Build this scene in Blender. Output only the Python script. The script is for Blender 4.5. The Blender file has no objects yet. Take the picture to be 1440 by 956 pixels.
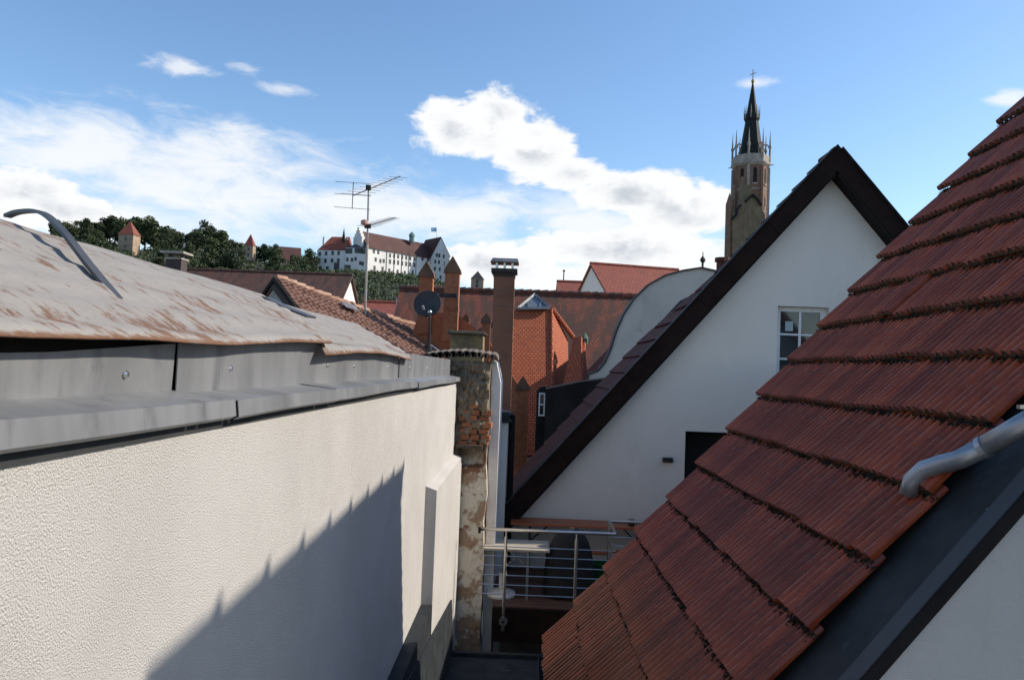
import bpy, bmesh, math, random
from mathutils import Vector, Matrix, noise
random.seed(11)
R = math.radians
SC = bpy.context.scene
COL = SC.collection

# ------------------------------------------------------------------ camera
F = 1100.0                       # focal length in photo pixels (photo 1440 x 956)
ROT = (Matrix.Rotation(R(1.12), 3, 'Z') @ Matrix.Rotation(R(92.2), 3, 'X') @ Matrix.Rotation(R(2.1), 3, 'Z'))
cam_d = bpy.data.cameras.new('camera')
cam = bpy.data.objects.new('camera', cam_d)
COL.objects.link(cam)
cam.matrix_world = ROT.to_4x4()
cam_d.sensor_width = 36.0
cam_d.lens = 36.0 * F / 1440.0
cam_d.clip_start = 0.05
cam_d.clip_end = 20000
SC.camera = cam

# ------------------------------------------------------------------ sun, sky, exposure
TO_SUN = Vector((1.0, 0.18, 0.69)).normalized()
sun_d = bpy.data.lights.new('sun', 'SUN')
sun_d.energy = 4.3
sun_d.angle = R(0.5)
sun_d.color = (1.0, 0.90, 0.77)
sun = bpy.data.objects.new('sun', sun_d)
COL.objects.link(sun)
sun.rotation_euler = TO_SUN.to_track_quat('Z', 'Y').to_euler()
SC.view_settings.view_transform = 'Standard'
SC.view_settings.look = 'None'
SC.view_settings.exposure = 0.42
SC.view_settings.gamma = 1.0
SC.view_settings.use_curve_mapping = False

world = bpy.data.worlds.new('World')
SC.world = world
world.use_nodes = True


class NT:
    """small helper to wire shader nodes"""
    def __init__(s, tree):
        s.t = tree; s.t.nodes.clear()

    def n(s, typ, **kw):
        nd = s.t.nodes.new(typ)
        for k, v in kw.items(): setattr(nd, k, v)
        return nd

    def put(s, sock, val):
        if hasattr(val, 'is_output') or isinstance(val, bpy.types.NodeSocket): s.t.links.new(val, sock)
        elif val is not None: sock.default_value = val

    def m(s, op, a, b=None, c=None, clamp=False):
        nd = s.n('ShaderNodeMath', operation=op); nd.use_clamp = clamp
        s.put(nd.inputs[0], a)
        if b is not None: s.put(nd.inputs[1], b)
        if c is not None: s.put(nd.inputs[2], c)
        return nd.outputs[0]

    def mix(s, fac, a, b, blend='MIX'):
        nd = s.n('ShaderNodeMix', data_type='RGBA', blend_type=blend)
        s.put(nd.inputs[0], fac)
        for i, v in ((6, a), (7, b)):
            if isinstance(v, tuple): v = (v + (1,))[:4]
            s.put(nd.inputs[i], v)
        return nd.outputs[2]

    def ramp(s, fac, lo, hi):
        nd = s.n('ShaderNodeMapRange', interpolation_type='SMOOTHSTEP'); nd.clamp = True
        s.put(nd.inputs[0], fac); s.put(nd.inputs[1], lo); s.put(nd.inputs[2], hi)
        return nd.outputs[0]

    def noise(s, vec, scale, detail=4, rough=0.55, dist=0.0):
        nd = s.n('ShaderNodeTexNoise')
        s.put(nd.inputs['Vector'], vec); nd.inputs['Scale'].default_value = scale
        nd.inputs['Detail'].default_value = detail; nd.inputs['Roughness'].default_value = rough
        nd.inputs['Distortion'].default_value = dist
        return nd.outputs[0]

    def scale(s, vec, sx, sy, sz):
        nd = s.n('ShaderNodeVectorMath', operation='MULTIPLY')
        s.put(nd.inputs[0], vec); nd.inputs[1].default_value = (sx, sy, sz)
        return nd.outputs[0]


def ray(px, py):
    return ROT @ Vector(((px - 720) / F, -(py - 478) / F, -1.0))


def P(px, py, Y):
    d = ray(px, py)
    return d * (Y / d.y)


def on_wall(px, py, a, b):
    """the point where a photo direction meets the vertical plane through a and b"""
    d = ray(px, py); n = Vector((b.y - a.y, a.x - b.x, 0))
    return d * (n.dot(a) / n.dot(d))


def azel(px, py):
    d = ray(px, py).normalized()
    return math.atan2(d.x, d.y), math.asin(d.z)


def make_sky():
    t = NT(world.node_tree)
    sky = t.n('ShaderNodeTexSky', sky_type='NISHITA')
    sky.sun_disc = False
    sky.sun_elevation = math.asin(TO_SUN.z)
    sky.sun_rotation = math.atan2(TO_SUN.x, TO_SUN.y)
    sky.altitude = 400; sky.air_density = 1.0; sky.dust_density = 0.6; sky.ozone_density = 1.6
    hs = t.n('ShaderNodeHueSaturation'); hs.inputs['Saturation'].default_value = 1.12; t.put(hs.inputs['Color'], sky.outputs[0])
    bg = t.n('ShaderNodeBackground'); t.put(bg.inputs[0], hs.outputs[0]); bg.inputs[1].default_value = 0.15
    tc = t.n('ShaderNodeTexCoord').outputs['Generated']
    sep = t.n('ShaderNodeSeparateXYZ'); t.put(sep.inputs[0], tc)
    x, y, z = sep.outputs
    az = t.m('ARCTAN2', x, y); el = t.m('ARCSINE', z)
    vec = t.n('ShaderNodeCombineXYZ'); t.put(vec.inputs[0], az); t.put(vec.inputs[1], el)
    v = vec.outputs[0]
    big = t.noise(t.scale(v, 1, 1.5, 1), 9, 9, 0.6, 0.3)
    fine = t.noise(t.scale(v, 1, 2.2, 1), 26, 8, 0.62, 0.4)
    wisp = t.noise(t.scale(v, 1, 2.6, 1), 12, 10, 0.62, 0.5)

    def blobs(lst):
        out = None
        for (px, py, rx, ry) in lst:
            a, e = azel(px, py)
            dx = t.m('MULTIPLY', t.m('SUBTRACT', az, a), F / rx)
            dy = t.m('MULTIPLY', t.m('SUBTRACT', el, e), F / ry)
            d = t.m('SUBTRACT', 1.0, t.m('SQRT', t.m('ADD', t.m('MULTIPLY', dx, dx), t.m('MULTIPLY', dy, dy))))
            out = d if out is None else t.m('SMOOTH_MAX', out, d, 0.12)
        return out
    cum = blobs([(640, 176, 76, 48), (690, 176, 84, 58), (755, 212, 80, 54), (805, 245, 60, 32), (890, 272, 120, 36), (965, 296, 100, 46),
                 (870, 350, 190, 42), (700, 372, 120, 40), (900, 395, 230, 40), (25, 272, 90, 42), (90, 296, 90, 32)])
    thin = blobs([(150, 215, 240, 58), (300, 225, 230, 62), (60, 215, 250, 50), (330, 285, 420, 62), (520, 300, 330, 62),
                  (120, 300, 350, 60), (640, 300, 200, 50), (850, 315, 240, 60)])
    small = blobs([(270, 97, 75, 17), (340, 94, 42, 17), (405, 126, 62, 12), (1062, 117, 34, 10), (1418, 141, 30, 16), (215, 88, 25, 14)])
    edge = t.m('ADD', t.m('MULTIPLY', t.m('SUBTRACT', big, 0.5), 1.1), t.m('MULTIPLY', t.m('SUBTRACT', fine, 0.5), 0.8))
    a_c = t.ramp(t.m('ADD', cum, edge), 0.06, 0.34)
    a_t = t.m('MULTIPLY', t.ramp(t.m('ADD', thin, t.m('MULTIPLY', t.m('SUBTRACT', wisp, 0.5), 2.2)), -0.1, 1.0), 0.88)
    a_s = t.m('MULTIPLY', t.ramp(t.m('ADD', small, t.m('MULTIPLY', t.m('SUBTRACT', wisp, 0.5), 3.2)), 0.15, 1.2), 0.75)
    # the same kind of low cloud goes on round the whole horizon
    nearby = t.m('ABSOLUTE', az)
    rnd = t.noise(tc, 5, 9, 0.6, 0.5)
    band = t.m('MULTIPLY', t.ramp(z, -0.02, 0.08), t.m('SUBTRACT', 1.0, t.ramp(z, 0.2, 0.5)))
    a_r = t.m('MULTIPLY', t.m('MULTIPLY', t.ramp(rnd, 0.5, 0.68), band), t.ramp(nearby, 0.62, 0.8))
    al = t.m('MAXIMUM', t.m('MAXIMUM', a_c, a_t), t.m('MAXIMUM', a_s, a_r), clamp=True)
    # grey bellies: thick parts of the cumulus towards their undersides
    v2 = t.n('ShaderNodeVectorMath', operation='ADD'); t.put(v2.inputs[0], v); v2.inputs[1].default_value = (0.018, 0.016, 0)
    big2 = t.noise(t.scale(v2.outputs[0], 1, 1.5, 1), 9, 9, 0.6, 0.3)
    lit = t.ramp(t.m('SUBTRACT', big, big2), -0.14, 0.10)
    thick = t.ramp(t.m('ADD', cum, edge), 0.35, 0.95)
    shade = t.m('MULTIPLY', t.m('SUBTRACT', 1.0, lit), thick)
    colr = t.mix(t.m('MULTIPLY', shade, 0.85), (0.93, 0.94, 0.95), (0.50, 0.55, 0.62))
    bg2 = t.n('ShaderNodeBackground'); t.put(bg2.inputs[0], colr); bg2.inputs[1].default_value = 0.8
    ms = t.n('ShaderNodeMixShader'); t.put(ms.inputs[0], al)
    t.t.links.new(bg.outputs[0], ms.inputs[1]); t.t.links.new(bg2.outputs[0], ms.inputs[2])
    out = t.n('ShaderNodeOutputWorld'); t.t.links.new(ms.outputs[0], out.inputs[0])


make_sky()

# ------------------------------------------------------------------ materials
MATS = {}


def mat(name, c1, c2=None, rough=0.75, metal=0.0, vscale=2.0, lo=0.35, hi=0.65, bump=0.0, bscale=60.0, bdist=0.01,
        rnd=0.0, c3=None, c3scale=6.0, c3lo=0.6, c3hi=0.72, stretch=(1, 1, 1), spec=0.5, c4=None, crest_sheen=None):
    if name in MATS: return MATS[name]
    m = bpy.data.materials.new(name); m.use_nodes = True
    t = NT(m.node_tree)
    b = t.n('ShaderNodeBsdfPrincipled'); o = t.n('ShaderNodeOutputMaterial'); t.t.links.new(b.outputs[0], o.inputs[0])
    co = t.scale(t.n('ShaderNodeTexCoord').outputs['Object'], *stretch)
    col = t.mix(t.ramp(t.noise(co, vscale, 7, 0.62, 0.2), lo, hi), c1, c2 or c1)
    if c3: col = t.mix(t.ramp(t.noise(co, c3scale, 8, 0.66, 0.4), c3lo, c3hi), col, c3)
    if c4: col = t.mix(t.m('MULTIPLY', t.ramp(t.noise(co, 55, 3, 0.5), 0.66, 0.72), 0.55), col, c4)
    if crest_sheen:      # sheen streaks painted into the colour along the rib crests (three per tile)
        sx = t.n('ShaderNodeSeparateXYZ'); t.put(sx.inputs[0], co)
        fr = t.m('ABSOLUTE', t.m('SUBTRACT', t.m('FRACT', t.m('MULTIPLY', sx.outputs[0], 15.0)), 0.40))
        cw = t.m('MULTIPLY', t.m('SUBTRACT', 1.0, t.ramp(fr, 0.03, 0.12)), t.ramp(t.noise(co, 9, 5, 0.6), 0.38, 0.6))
        col = t.mix(t.m('MULTIPLY', cw, 0.7), col, crest_sheen)
    if rnd:
        oi = t.n('ShaderNodeObjectInfo').outputs['Random']
        hs = t.n('ShaderNodeHueSaturation')
        t.put(hs.inputs['Value'], t.m('ADD', 1 - rnd, t.m('MULTIPLY', oi, 2 * rnd)))
        t.put(hs.inputs['Color'], col); col = hs.outputs[0]
    t.put(b.inputs['Base Color'], col)
    b.inputs['Roughness'].default_value = rough; b.inputs['Metallic'].default_value = metal
    b.inputs['Specular IOR Level'].default_value = spec
    if bump:
        bp = t.n('ShaderNodeBump'); bp.inputs['Strength'].default_value = bump; bp.inputs['Distance'].default_value = bdist
        t.put(bp.inputs['Height'], t.noise(co, bscale, 4, 0.6)); t.t.links.new(bp.outputs[0], b.inputs['Normal'])
    MATS[name] = m
    return m


def tile_mat(name, c1, c2, dark, row=0.15, wid=0.17, stain=0.5, rough=0.8):
    """small plain tiles on far roofs: object x runs along the eave, object y up the slope"""
    if name in MATS: return MATS[name]
    m = bpy.data.materials.new(name); m.use_nodes = True
    t = NT(m.node_tree)
    b = t.n('ShaderNodeBsdfPrincipled'); o = t.n('ShaderNodeOutputMaterial'); t.t.links.new(b.outputs[0], o.inputs[0])
    co = t.n('ShaderNodeTexCoord').outputs['Object']
    br = t.n('ShaderNodeTexBrick'); t.put(br.inputs['Vector'], co)
    br.inputs['Color1'].default_value = c1 + (1,); br.inputs['Color2'].default_value = c2 + (1,)
    br.inputs['Mortar'].default_value = tuple(0.35 * x for x in c2) + (1,)
    br.inputs['Scale'].default_value = 1.0; br.inputs['Mortar Size'].default_value = 0.014
    br.inputs['Brick Width'].default_value = wid; br.inputs['Row Height'].default_value = row
    st = t.ramp(t.noise(t.scale(co, 1.6, 0.5, 1), 1.3, 8, 0.66, 0.4), 0.62 - 0.3 * stain, 0.8 - 0.3 * stain)
    col = t.mix(t.m('MULTIPLY', st, 0.85), br.outputs[0], dark)
    t.put(b.inputs['Base Color'], col); b.inputs['Roughness'].default_value = rough
    sep = t.n('ShaderNodeSeparateXYZ'); t.put(sep.inputs[0], co)
    saw = t.m('SUBTRACT', 1.0, t.m('FRACT', t.m('DIVIDE', sep.outputs[1], row)))
    h = t.m('ADD', saw, t.m('MULTIPLY', br.outputs['Fac'], -0.5))
    bp = t.n('ShaderNodeBump'); bp.inputs['Strength'].default_value = 0.8; bp.inputs['Distance'].default_value = 0.02
    t.put(bp.inputs['Height'], h); t.t.links.new(bp.outputs[0], b.inputs['Normal'])
    MATS[name] = m
    return m


STUCCO = mat('rough_render', (0.60, 0.58, 0.55), (0.54, 0.52, 0.49), 0.9, vscale=1.2, bump=1.0, bscale=190, bdist=0.013, spec=0.2)
STUCCO_F = mat('smooth_render', (0.72, 0.665, 0.595), (0.67, 0.62, 0.555), 0.9, vscale=0.7, bump=0.25, bscale=60, bdist=0.004, spec=0.2,
               c3=(0.59, 0.54, 0.475), c3scale=0.9, c3lo=0.56, c3hi=0.8, stretch=(1, 1, 0.5))
ZINC = mat('zinc_sheet', (0.19, 0.195, 0.20), (0.27, 0.275, 0.28), 0.45, 0.4, vscale=3, bump=0.12, bscale=8, bdist=0.01,
           c3=(0.12, 0.125, 0.135), c3scale=7, c3lo=0.5, c3hi=0.75, stretch=(1, 1, 0.25))
DARKZINC = mat('dark_flashing', (0.020, 0.022, 0.023), (0.034, 0.037, 0.038), 0.72, 0.0, spec=0.3, vscale=4, bump=0.2, bscale=14, bdist=0.006,
               c3=(0.06, 0.066, 0.07), c3scale=5, c3lo=0.58, c3hi=0.8)
STEEL = mat('stainless_steel', (0.55, 0.54, 0.52), (0.48, 0.47, 0.45), 0.28, 0.95)
BLACK = mat('black_sheet', (0.010, 0.009, 0.009), (0.018, 0.016, 0.016), 0.85, spec=0.15)
TAR = mat('tarred_flashing', (0.016, 0.019, 0.023), (0.030, 0.034, 0.038), 0.75, spec=0.2, vscale=5, c3=(0.05, 0.055, 0.06), c3scale=4, bump=0.2, bscale=14)
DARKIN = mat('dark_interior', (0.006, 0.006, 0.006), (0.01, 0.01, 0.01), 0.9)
GLASS = mat('window_glass', (0.02, 0.025, 0.03), (0.03, 0.035, 0.04), 0.05, 0.0, spec=0.9)
WHITE = mat('white_paint', (0.72, 0.72, 0.70), (0.62, 0.62, 0.60), 0.5, vscale=8)
BARGE = mat('brown_bargeboard', (0.012, 0.006, 0.005), (0.020, 0.010, 0.007), 0.8, spec=0.15, vscale=5, stretch=(1, 1, 1), bump=0.2, bscale=20,
            c3=(0.032, 0.014, 0.010), c3scale=9)
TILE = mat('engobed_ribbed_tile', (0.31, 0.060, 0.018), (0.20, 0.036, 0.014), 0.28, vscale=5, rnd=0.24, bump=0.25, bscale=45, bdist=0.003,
           c3=(0.055, 0.030, 0.024), c3scale=11, c3lo=0.58, c3hi=0.74, spec=0.38, crest_sheen=(0.40, 0.16, 0.10), c4=(0.26, 0.22, 0.15))
MOSSEDGE = mat('mossy_tile_edge', (0.10, 0.032, 0.018), (0.040, 0.034, 0.015), 0.95, vscale=16, lo=.44, hi=.56, c3=(0.012, 0.010, 0.007), c3scale=22, c3lo=.52, c3hi=.62)
MOSS = mat('moss', (0.022, 0.021, 0.010), (0.009, 0.008, 0.006), 0.95, vscale=20)
BRICK = mat('orange_brick', (0.33, 0.125, 0.055), (0.24, 0.085, 0.04), 0.85, vscale=9, rnd=0.2, bump=0.4, bscale=30, bdist=0.01)
WOOD_O = mat('orange_varnished_wood', (0.42, 0.11, 0.035), (0.33, 0.08, 0.028), 0.42, vscale=3, stretch=(0.4, 6, 6))
WOOD_G = mat('weathered_wood', (0.40, 0.37, 0.31), (0.28, 0.25, 0.20), 0.8, vscale=4, stretch=(0.6, 8, 8))
DECK = mat('deck_boards', (0.14, 0.065, 0.042), (0.085, 0.04, 0.028), 0.7, vscale=4, stretch=(0.6, 8, 8), rnd=0.15)
IRON = mat('dark_iron', (0.02, 0.02, 0.02), (0.035, 0.03, 0.028), 0.5, 0.5)
LEAF = mat('broad_leaves', (0.022, 0.038, 0.010), (0.042, 0.062, 0.016), 0.7, vscale=0.25, rnd=0.45)
BARK = mat('bark', (0.07, 0.05, 0.035), (0.05, 0.036, 0.026), 0.9, vscale=2)
ORANGE_T = tile_mat('new_orange_tiles', (0.46, 0.115, 0.035), (0.36, 0.08, 0.028), (0.14, 0.045, 0.028), row=0.11, wid=0.14, stain=0.12)
OLDRED_T = tile_mat('weathered_red_tiles', (0.24, 0.065, 0.032), (0.17, 0.045, 0.026), (0.055, 0.030, 0.022), row=0.12, wid=0.15, stain=0.8)
RED_T = tile_mat('red_tiles', (0.25, 0.062, 0.036), (0.20, 0.05, 0.03), (0.13, 0.04, 0.028), row=0.3, wid=0.3, stain=0.25)
BROWN_T = tile_mat('dark_brown_tiles', (0.10, 0.04, 0.026), (0.07, 0.03, 0.02), (0.035, 0.02, 0.016), row=0.3, wid=0.3, stain=0.6)
CASTLE_W = mat('lime_white_wall', (0.70, 0.69, 0.66), (0.60, 0.59, 0.56), 0.9, vscale=0.08, stretch=(1, 1, 0.5))
STONE = mat('tower_stone', (0.36, 0.27, 0.19), (0.26, 0.19, 0.13), 0.9, vscale=0.5)
TBRICK = mat('tower_brick', (0.21, 0.125, 0.08), (0.155, 0.09, 0.06), 0.9, vscale=0.4, c3=(0.33, 0.27, 0.20), c3scale=0.9)
TSTONE = mat('pale_gallery_stone', (0.38, 0.34, 0.29), (0.25, 0.22, 0.19), 0.9, vscale=0.6)
TGABLE = mat('ochre_gable_stone', (0.19, 0.145, 0.085), (0.13, 0.10, 0.06), 0.9, vscale=0.4)
SPIRE = mat('dark_copper_spire', (0.010, 0.015, 0.014), (0.018, 0.022, 0.020), 0.7, spec=0.2, vscale=0.6)
GRASS = mat('hill_ground', (0.018, 0.028, 0.010), (0.028, 0.03, 0.014), 0.95, vscale=0.05)


# ------------------------------------------------------------------ mesh building
def world_of(o):
    if o is None: return Matrix.Identity(4)
    return (world_of(o.parent) @ o.matrix_parent_inverse if o.parent else Matrix.Identity(4)) @ o.matrix_basis


def adopt(o, parent):
    if parent is not None:
        o.parent = parent
        o.matrix_parent_inverse = world_of(parent).inverted()


def tag(o, label, cat, group=None):
    o['label'] = label; o['category'] = cat
    if group: o['group'] = group
    return o


def thing(name, label, cat, loc, group=None):
    o = bpy.data.objects.new(name, None); COL.objects.link(o)
    o.location = loc; o.empty_display_size = 0.2
    return tag(o, label, cat, group)


def link(name, me, parent=None, basis=None):
    o = bpy.data.objects.new(name, me); COL.objects.link(o)
    if basis is not None: o.matrix_basis = basis
    adopt(o, parent)
    return o


class MB:
    def __init__(s): s.v = []; s.f = []

    def poly(s, pts):
        i = len(s.v); s.v += [Vector(p) for p in pts]; s.f.append(list(range(i, i + len(pts)))); return s

    def hexa(s, p):                      # 8 corners: bottom ring 0-3, top ring 4-7
        i = len(s.v); s.v += [Vector(q) for q in p]
        for f in ((3, 2, 1, 0), (4, 5, 6, 7), (0, 1, 5, 4), (1, 2, 6, 5), (2, 3, 7, 6), (3, 0, 4, 7)):
            s.f.append([i + k for k in f])
        return s

    def box(s, x0, x1, y0, y1, z0, z1):
        return s.hexa([(x0, y0, z0), (x1, y0, z0), (x1, y1, z0), (x0, y1, z0), (x0, y0, z1), (x1, y0, z1), (x1, y1, z1), (x0, y1, z1)])

    def extr(s, pts, d):                 # polygon pts swept by vector d
        n = len(pts); i = len(s.v); d = Vector(d)
        s.v += [Vector(p) for p in pts] + [Vector(p) + d for p in pts]
        s.f.append(list(range(i, i + n))[::-1]); s.f.append(list(range(i + n, i + 2 * n)))
        for k in range(n):
            s.f.append([i + k, i + (k + 1) % n, i + n + (k + 1) % n, i + n + k])
        return s

    def beam(s, p, q, w, h, up=(0, 0, 1)):
        p = Vector(p); q = Vector(q); d = (q - p).normalized()
        a = d.cross(Vector(up)).normalized() * (w / 2); b = a.cross(d).normalized() * (h / 2)
        return s.hexa([p - a - b, p + a - b, q + a - b, q - a - b, p - a + b, p + a + b, q + a + b, q - a + b])

    def tube(s, pts, r, n=8):
        pts = [Vector(p) for p in pts]; i0 = len(s.v); m = len(pts)
        for k, p in enumerate(pts):
            d = (pts[min(k + 1, m - 1)] - pts[max(k - 1, 0)]).normalized()
            a = d.orthogonal() if abs(d.z) > 0.95 else d.cross(Vector((0, 0, 1)))
            if abs(d.z) > 0.95: a = d.cross(Vector((1, 0, 0)))
            a.normalize(); b = d.cross(a).normalized()
            rr = r[k] if isinstance(r, (list, tuple)) else r
            for j in range(n):
                t = 2 * math.pi * j / n
                s.v.append(p + a * (rr * math.cos(t)) + b * (rr * math.sin(t)))
        for k in range(m - 1):
            for j in range(n):
                s.f.append([i0 + k * n + j, i0 + k * n + (j + 1) % n, i0 + (k + 1) * n + (j + 1) % n, i0 + (k + 1) * n + j])
        s.f.append(list(range(i0, i0 + n))[::-1]); s.f.append(list(range(i0 + (m - 1) * n, i0 + m * n)))
        return s

    def lathe(s, prof, c, n=12, ph=0.0):
        c = Vector(c); i0 = len(s.v)
        for (r, z) in prof:
            for j in range(n):
                t = 2 * math.pi * j / n + ph
                s.v.append(c + Vector((r * math.cos(t), r * math.sin(t), z)))
        for k in range(len(prof) - 1):
            for j in range(n):
                s.f.append([i0 + k * n + j, i0 + k * n + (j + 1) % n, i0 + (k + 1) * n + (j + 1) % n, i0 + (k + 1) * n + j])
        s.f.append(list(range(i0, i0 + n))[::-1]); s.f.append(list(range(i0 + (len(prof) - 1) * n, i0 + len(prof) * n)))
        return s

    def mesh(s, name, m, smooth=False):
        me = bpy.data.meshes.new(name)
        me.from_pydata([tuple(v) for v in s.v], [], s.f)
        bm = bmesh.new(); bm.from_mesh(me)
        bmesh.ops.remove_doubles(bm, verts=bm.verts, dist=1e-6)
        bmesh.ops.recalc_face_normals(bm, faces=bm.faces); bm.to_mesh(me); bm.free()
        me.materials.append(m)
        if smooth:
            for p in me.polygons: p.use_smooth = True
        return me

    def build(s, name, m, parent=None, smooth=False, bevel=0.0):
        o = link(name, s.mesh(name, m, smooth), parent)
        if bevel:
            b = o.modifiers.new('bevel', 'BEVEL'); b.width = bevel; b.segments = 2; b.limit_method = 'ANGLE'
        return o


def slab(name, m, parent, o, u, v, poly, thick):
    """flat slab with its own axes: u along the eave, v up the slope; poly in metres on (u, v)"""
    u = Vector(u).normalized(); v = Vector(v); v = (v - u * v.dot(u)).normalized(); n = u.cross(v)
    mb = MB(); mb.extr([(a, b, -thick) for a, b in poly], (0, 0, thick))
    M = Matrix(((u.x, v.x, n.x, o[0]), (u.y, v.y, n.y, o[1]), (u.z, v.z, n.z, o[2]), (0, 0, 0, 1)))
    return link(name, mb.mesh(name, m), parent, M)


def roof_face(name, m, parent, pts, thick=0.12):
    """slab through 3+ given corner points (roughly flat); first two points lie on the eave"""
    pts = [Vector(p) for p in pts]; u = (pts[1] - pts[0]).normalized()
    v = pts[-1] - pts[0]; v = (v - u * v.dot(u)).normalized()
    if u.cross(v).z < 0: u = -u
    return slab(name, m, parent, pts[0], u, v, [((p - pts[0]).dot(u), (p - pts[0]).dot(v)) for p in pts], thick)


def wall_with_holes(name, m, parent, outer, holes, y, thick):
    """upright wall facing -y: outline and openings given as (x, z) lists"""
    bm = bmesh.new(); edges = []
    for loop in [outer] + holes:
        vs = [bm.verts.new((x, y, z)) for x, z in loop]
        edges += [bm.edges.new((vs[i], vs[(i + 1) % len(vs)])) for i in range(len(vs))]
    bmesh.ops.triangle_fill(bm, edges=edges, use_beauty=True)
    r = bmesh.ops.extrude_face_region(bm, geom=bm.faces[:])
    for e in r['geom']:
        if isinstance(e, bmesh.types.BMVert): e.co.y += thick
    bmesh.ops.recalc_face_normals(bm, faces=bm.faces)
    me = bpy.data.meshes.new(name); bm.to_mesh(me); bm.free(); me.materials.append(m)
    return link(name, me, parent)


def xz(px, py, Y):
    p = P(px, py, Y); return (p.x, p.z)


def lerp_table(tab, x):
    if x <= tab[0][0]: return tab[0][1]
    for (a, b), (c, d) in zip(tab, tab[1:]):
        if x <= c: return b + (d - b) * (x - a) / (c - a)
    return tab[-1][1]


def sstep(a, b, x):
    t = max(0.0, min(1.0, (x - a) / (b - a))); return t * t * (3 - 2 * t)


GZ = -12.0     # street level below the camera

# ------------------------------------------------------------------ ground and hill
g = MB().box(-9000, 9000, -9000, 9000, GZ - 1, GZ).build('ground', mat('ground', (0.16, 0.15, 0.14), (0.11, 0.105, 0.10), 0.9, vscale=0.02))
g['kind'] = 'structure'

SKY_G = [(-300, 318), (0, 325), (90, 340), (150, 348), (181, 360), (215, 356), (250, 354), (330, 366), (351, 374), (400, 380), (440, 386), (520, 388), (600, 396), (650, 415), (700, 445), (760, 500), (800, 525)]


def hill_z(px, Y):
    top = P(px, lerp_table(SKY_G, px), 490).z
    return GZ - 0.5 + (top - GZ) * sstep(170, 490, Y)


def hill_pt(px, Y):
    x = P(px, 480, Y).x
    return Vector((x, Y, hill_z(px, Y)))


hm = MB()
cols = list(range(-300, 801, 20)); rows = [170 + 20 * k for k in range(17)] + [520, 600, 750, 1000]
hv = [[hill_pt(c, r) + Vector((0, 0, 2.0 * noise.noise((c * .03, r * .03, 0)) * sstep(170, 240, r))) for c in cols] for r in rows]
for i in range(len(rows) - 1):
    for j in range(len(cols) - 1):
        hm.poly([hv[i][j], hv[i][j + 1], hv[i + 1][j + 1], hv[i + 1][j]])
ho = hm.build('hill', GRASS, smooth=True); ho['kind'] = 'structure'


def leaf_quads(mb, c, rad, n, size):
    for _ in range(n):
        d = Vector((random.gauss(0, 1), random.gauss(0, 1), random.gauss(0, 1))).normalized()
        p = Vector(c) + Vector((d.x * rad[0], d.y * rad[1], d.z * rad[2])) * (random.random() ** 0.4)
        a = Vector((random.gauss(0, 1), random.gauss(0, 1), random.gauss(0, .6))).normalized() * size * random.uniform(.6, 1.3)
        b = a.orthogonal().normalized(); b.rotate(Matrix.Rotation(random.uniform(0, 6.28), 3, a)); b *= size * random.uniform(.4, .9)
        mb.poly([p - a, p + b * 0.8, p + a, p - b])


def leaf_mesh(mb, name):
    me = bpy.data.meshes.new(name); me.from_pydata([tuple(v) for v in mb.v], [], mb.f); me.materials.append(LEAF); return me


crowns, trunks = [], []
for k in range(6):
    mb = MB(); h = 1.0
    for q in range(9):
        a = random.uniform(0, 6.28); rr = random.uniform(0.5, 3.8); zz = random.uniform(3.4, 14.0)
        w = 3.0 - abs(zz - 9) * 0.22
        leaf_quads(mb, (rr * math.cos(a), rr * math.sin(a), zz), (w * 1.15, w * 1.15, w * 0.9), 150, 0.6)
    leaf_quads(mb, (0, 0, 9), (4.5, 4.5, 6), 200, 0.55)
    crowns.append(leaf_mesh(mb, 'crown'))
    tb = MB().tube([(0, 0, -1.5), (0.1, 0, 3), (0, 0.15, 7), (0.1, 0.1, 12)], [0.5, 0.36, 0.26, 0.06], 7)
    for q in range(5):
        a = random.uniform(0, 6.28); z0 = 4 + q * 1.3
        tb.tube([(0, 0, z0), (1.4 * math.cos(a), 1.4 * math.sin(a), z0 + 1.3), (3 * math.cos(a), 3 * math.sin(a), z0 + 2.6)], [0.17, 0.11, 0.03], 5)
    trunks.append(tb.mesh('trunk', BARK))


def tree(loc, s, label, group, kind):
    t = thing('deciduous_tree', label, 'tree', loc, group)
    t.scale = (s, s, s * random.uniform(.9, 1.1)); t.rotation_euler.z = random.uniform(0, 6.28)
    for nm, me in (('trunk', trunks[kind]), ('crown', crowns[kind])):
        o = bpy.data.objects.new(nm, me); COL.objects.link(o); o.parent = t
    return t


TOPS = [(60, 322), (90, 318), (120, 309), (150, 301), (180, 303), (205, 305), (222, 316), (240, 322), (262, 322), (285, 316), (305, 322), (322, 334), (340, 345),
        (365, 343), (385, 350), (405, 356), (425, 356), (440, 368)]
px = 66
while px < 442:
    top = lerp_table(TOPS, px) + random.uniform(-1, 6)
    Y = random.uniform(455, 488)
    b = hill_pt(px, Y); h = P(px, top, Y).z - b.z
    tree(b, max(0.45, h / 15.0), 'dark leafy tree on the skyline of the castle hill', 'trees along the hill skyline', random.randrange(6))
    px += random.uniform(7, 11)
px = 60
while px < 440:
    Y = random.uniform(330, 446); b = hill_pt(px, Y)
    if 146 < px < 214 or 328 < px < 372: Y = random.uniform(255, 300); b = hill_pt(px, Y)
    tree(b, random.uniform(0.55, 0.85), 'leafy tree on the slope below the hill town wall', 'trees on the hill slope', random.randrange(6))
    px += random.uniform(3.5, 6)
for px, py in ((428, 352), (436, 360), (432, 368), (415, 372)):
    b = hill_pt(px, 492); tree(b, max(.4, (P(px, py, 492).z - b.z) / 15), 'small light tree just beside the white castle', 'trees beside the castle', random.randrange(6))

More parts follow.
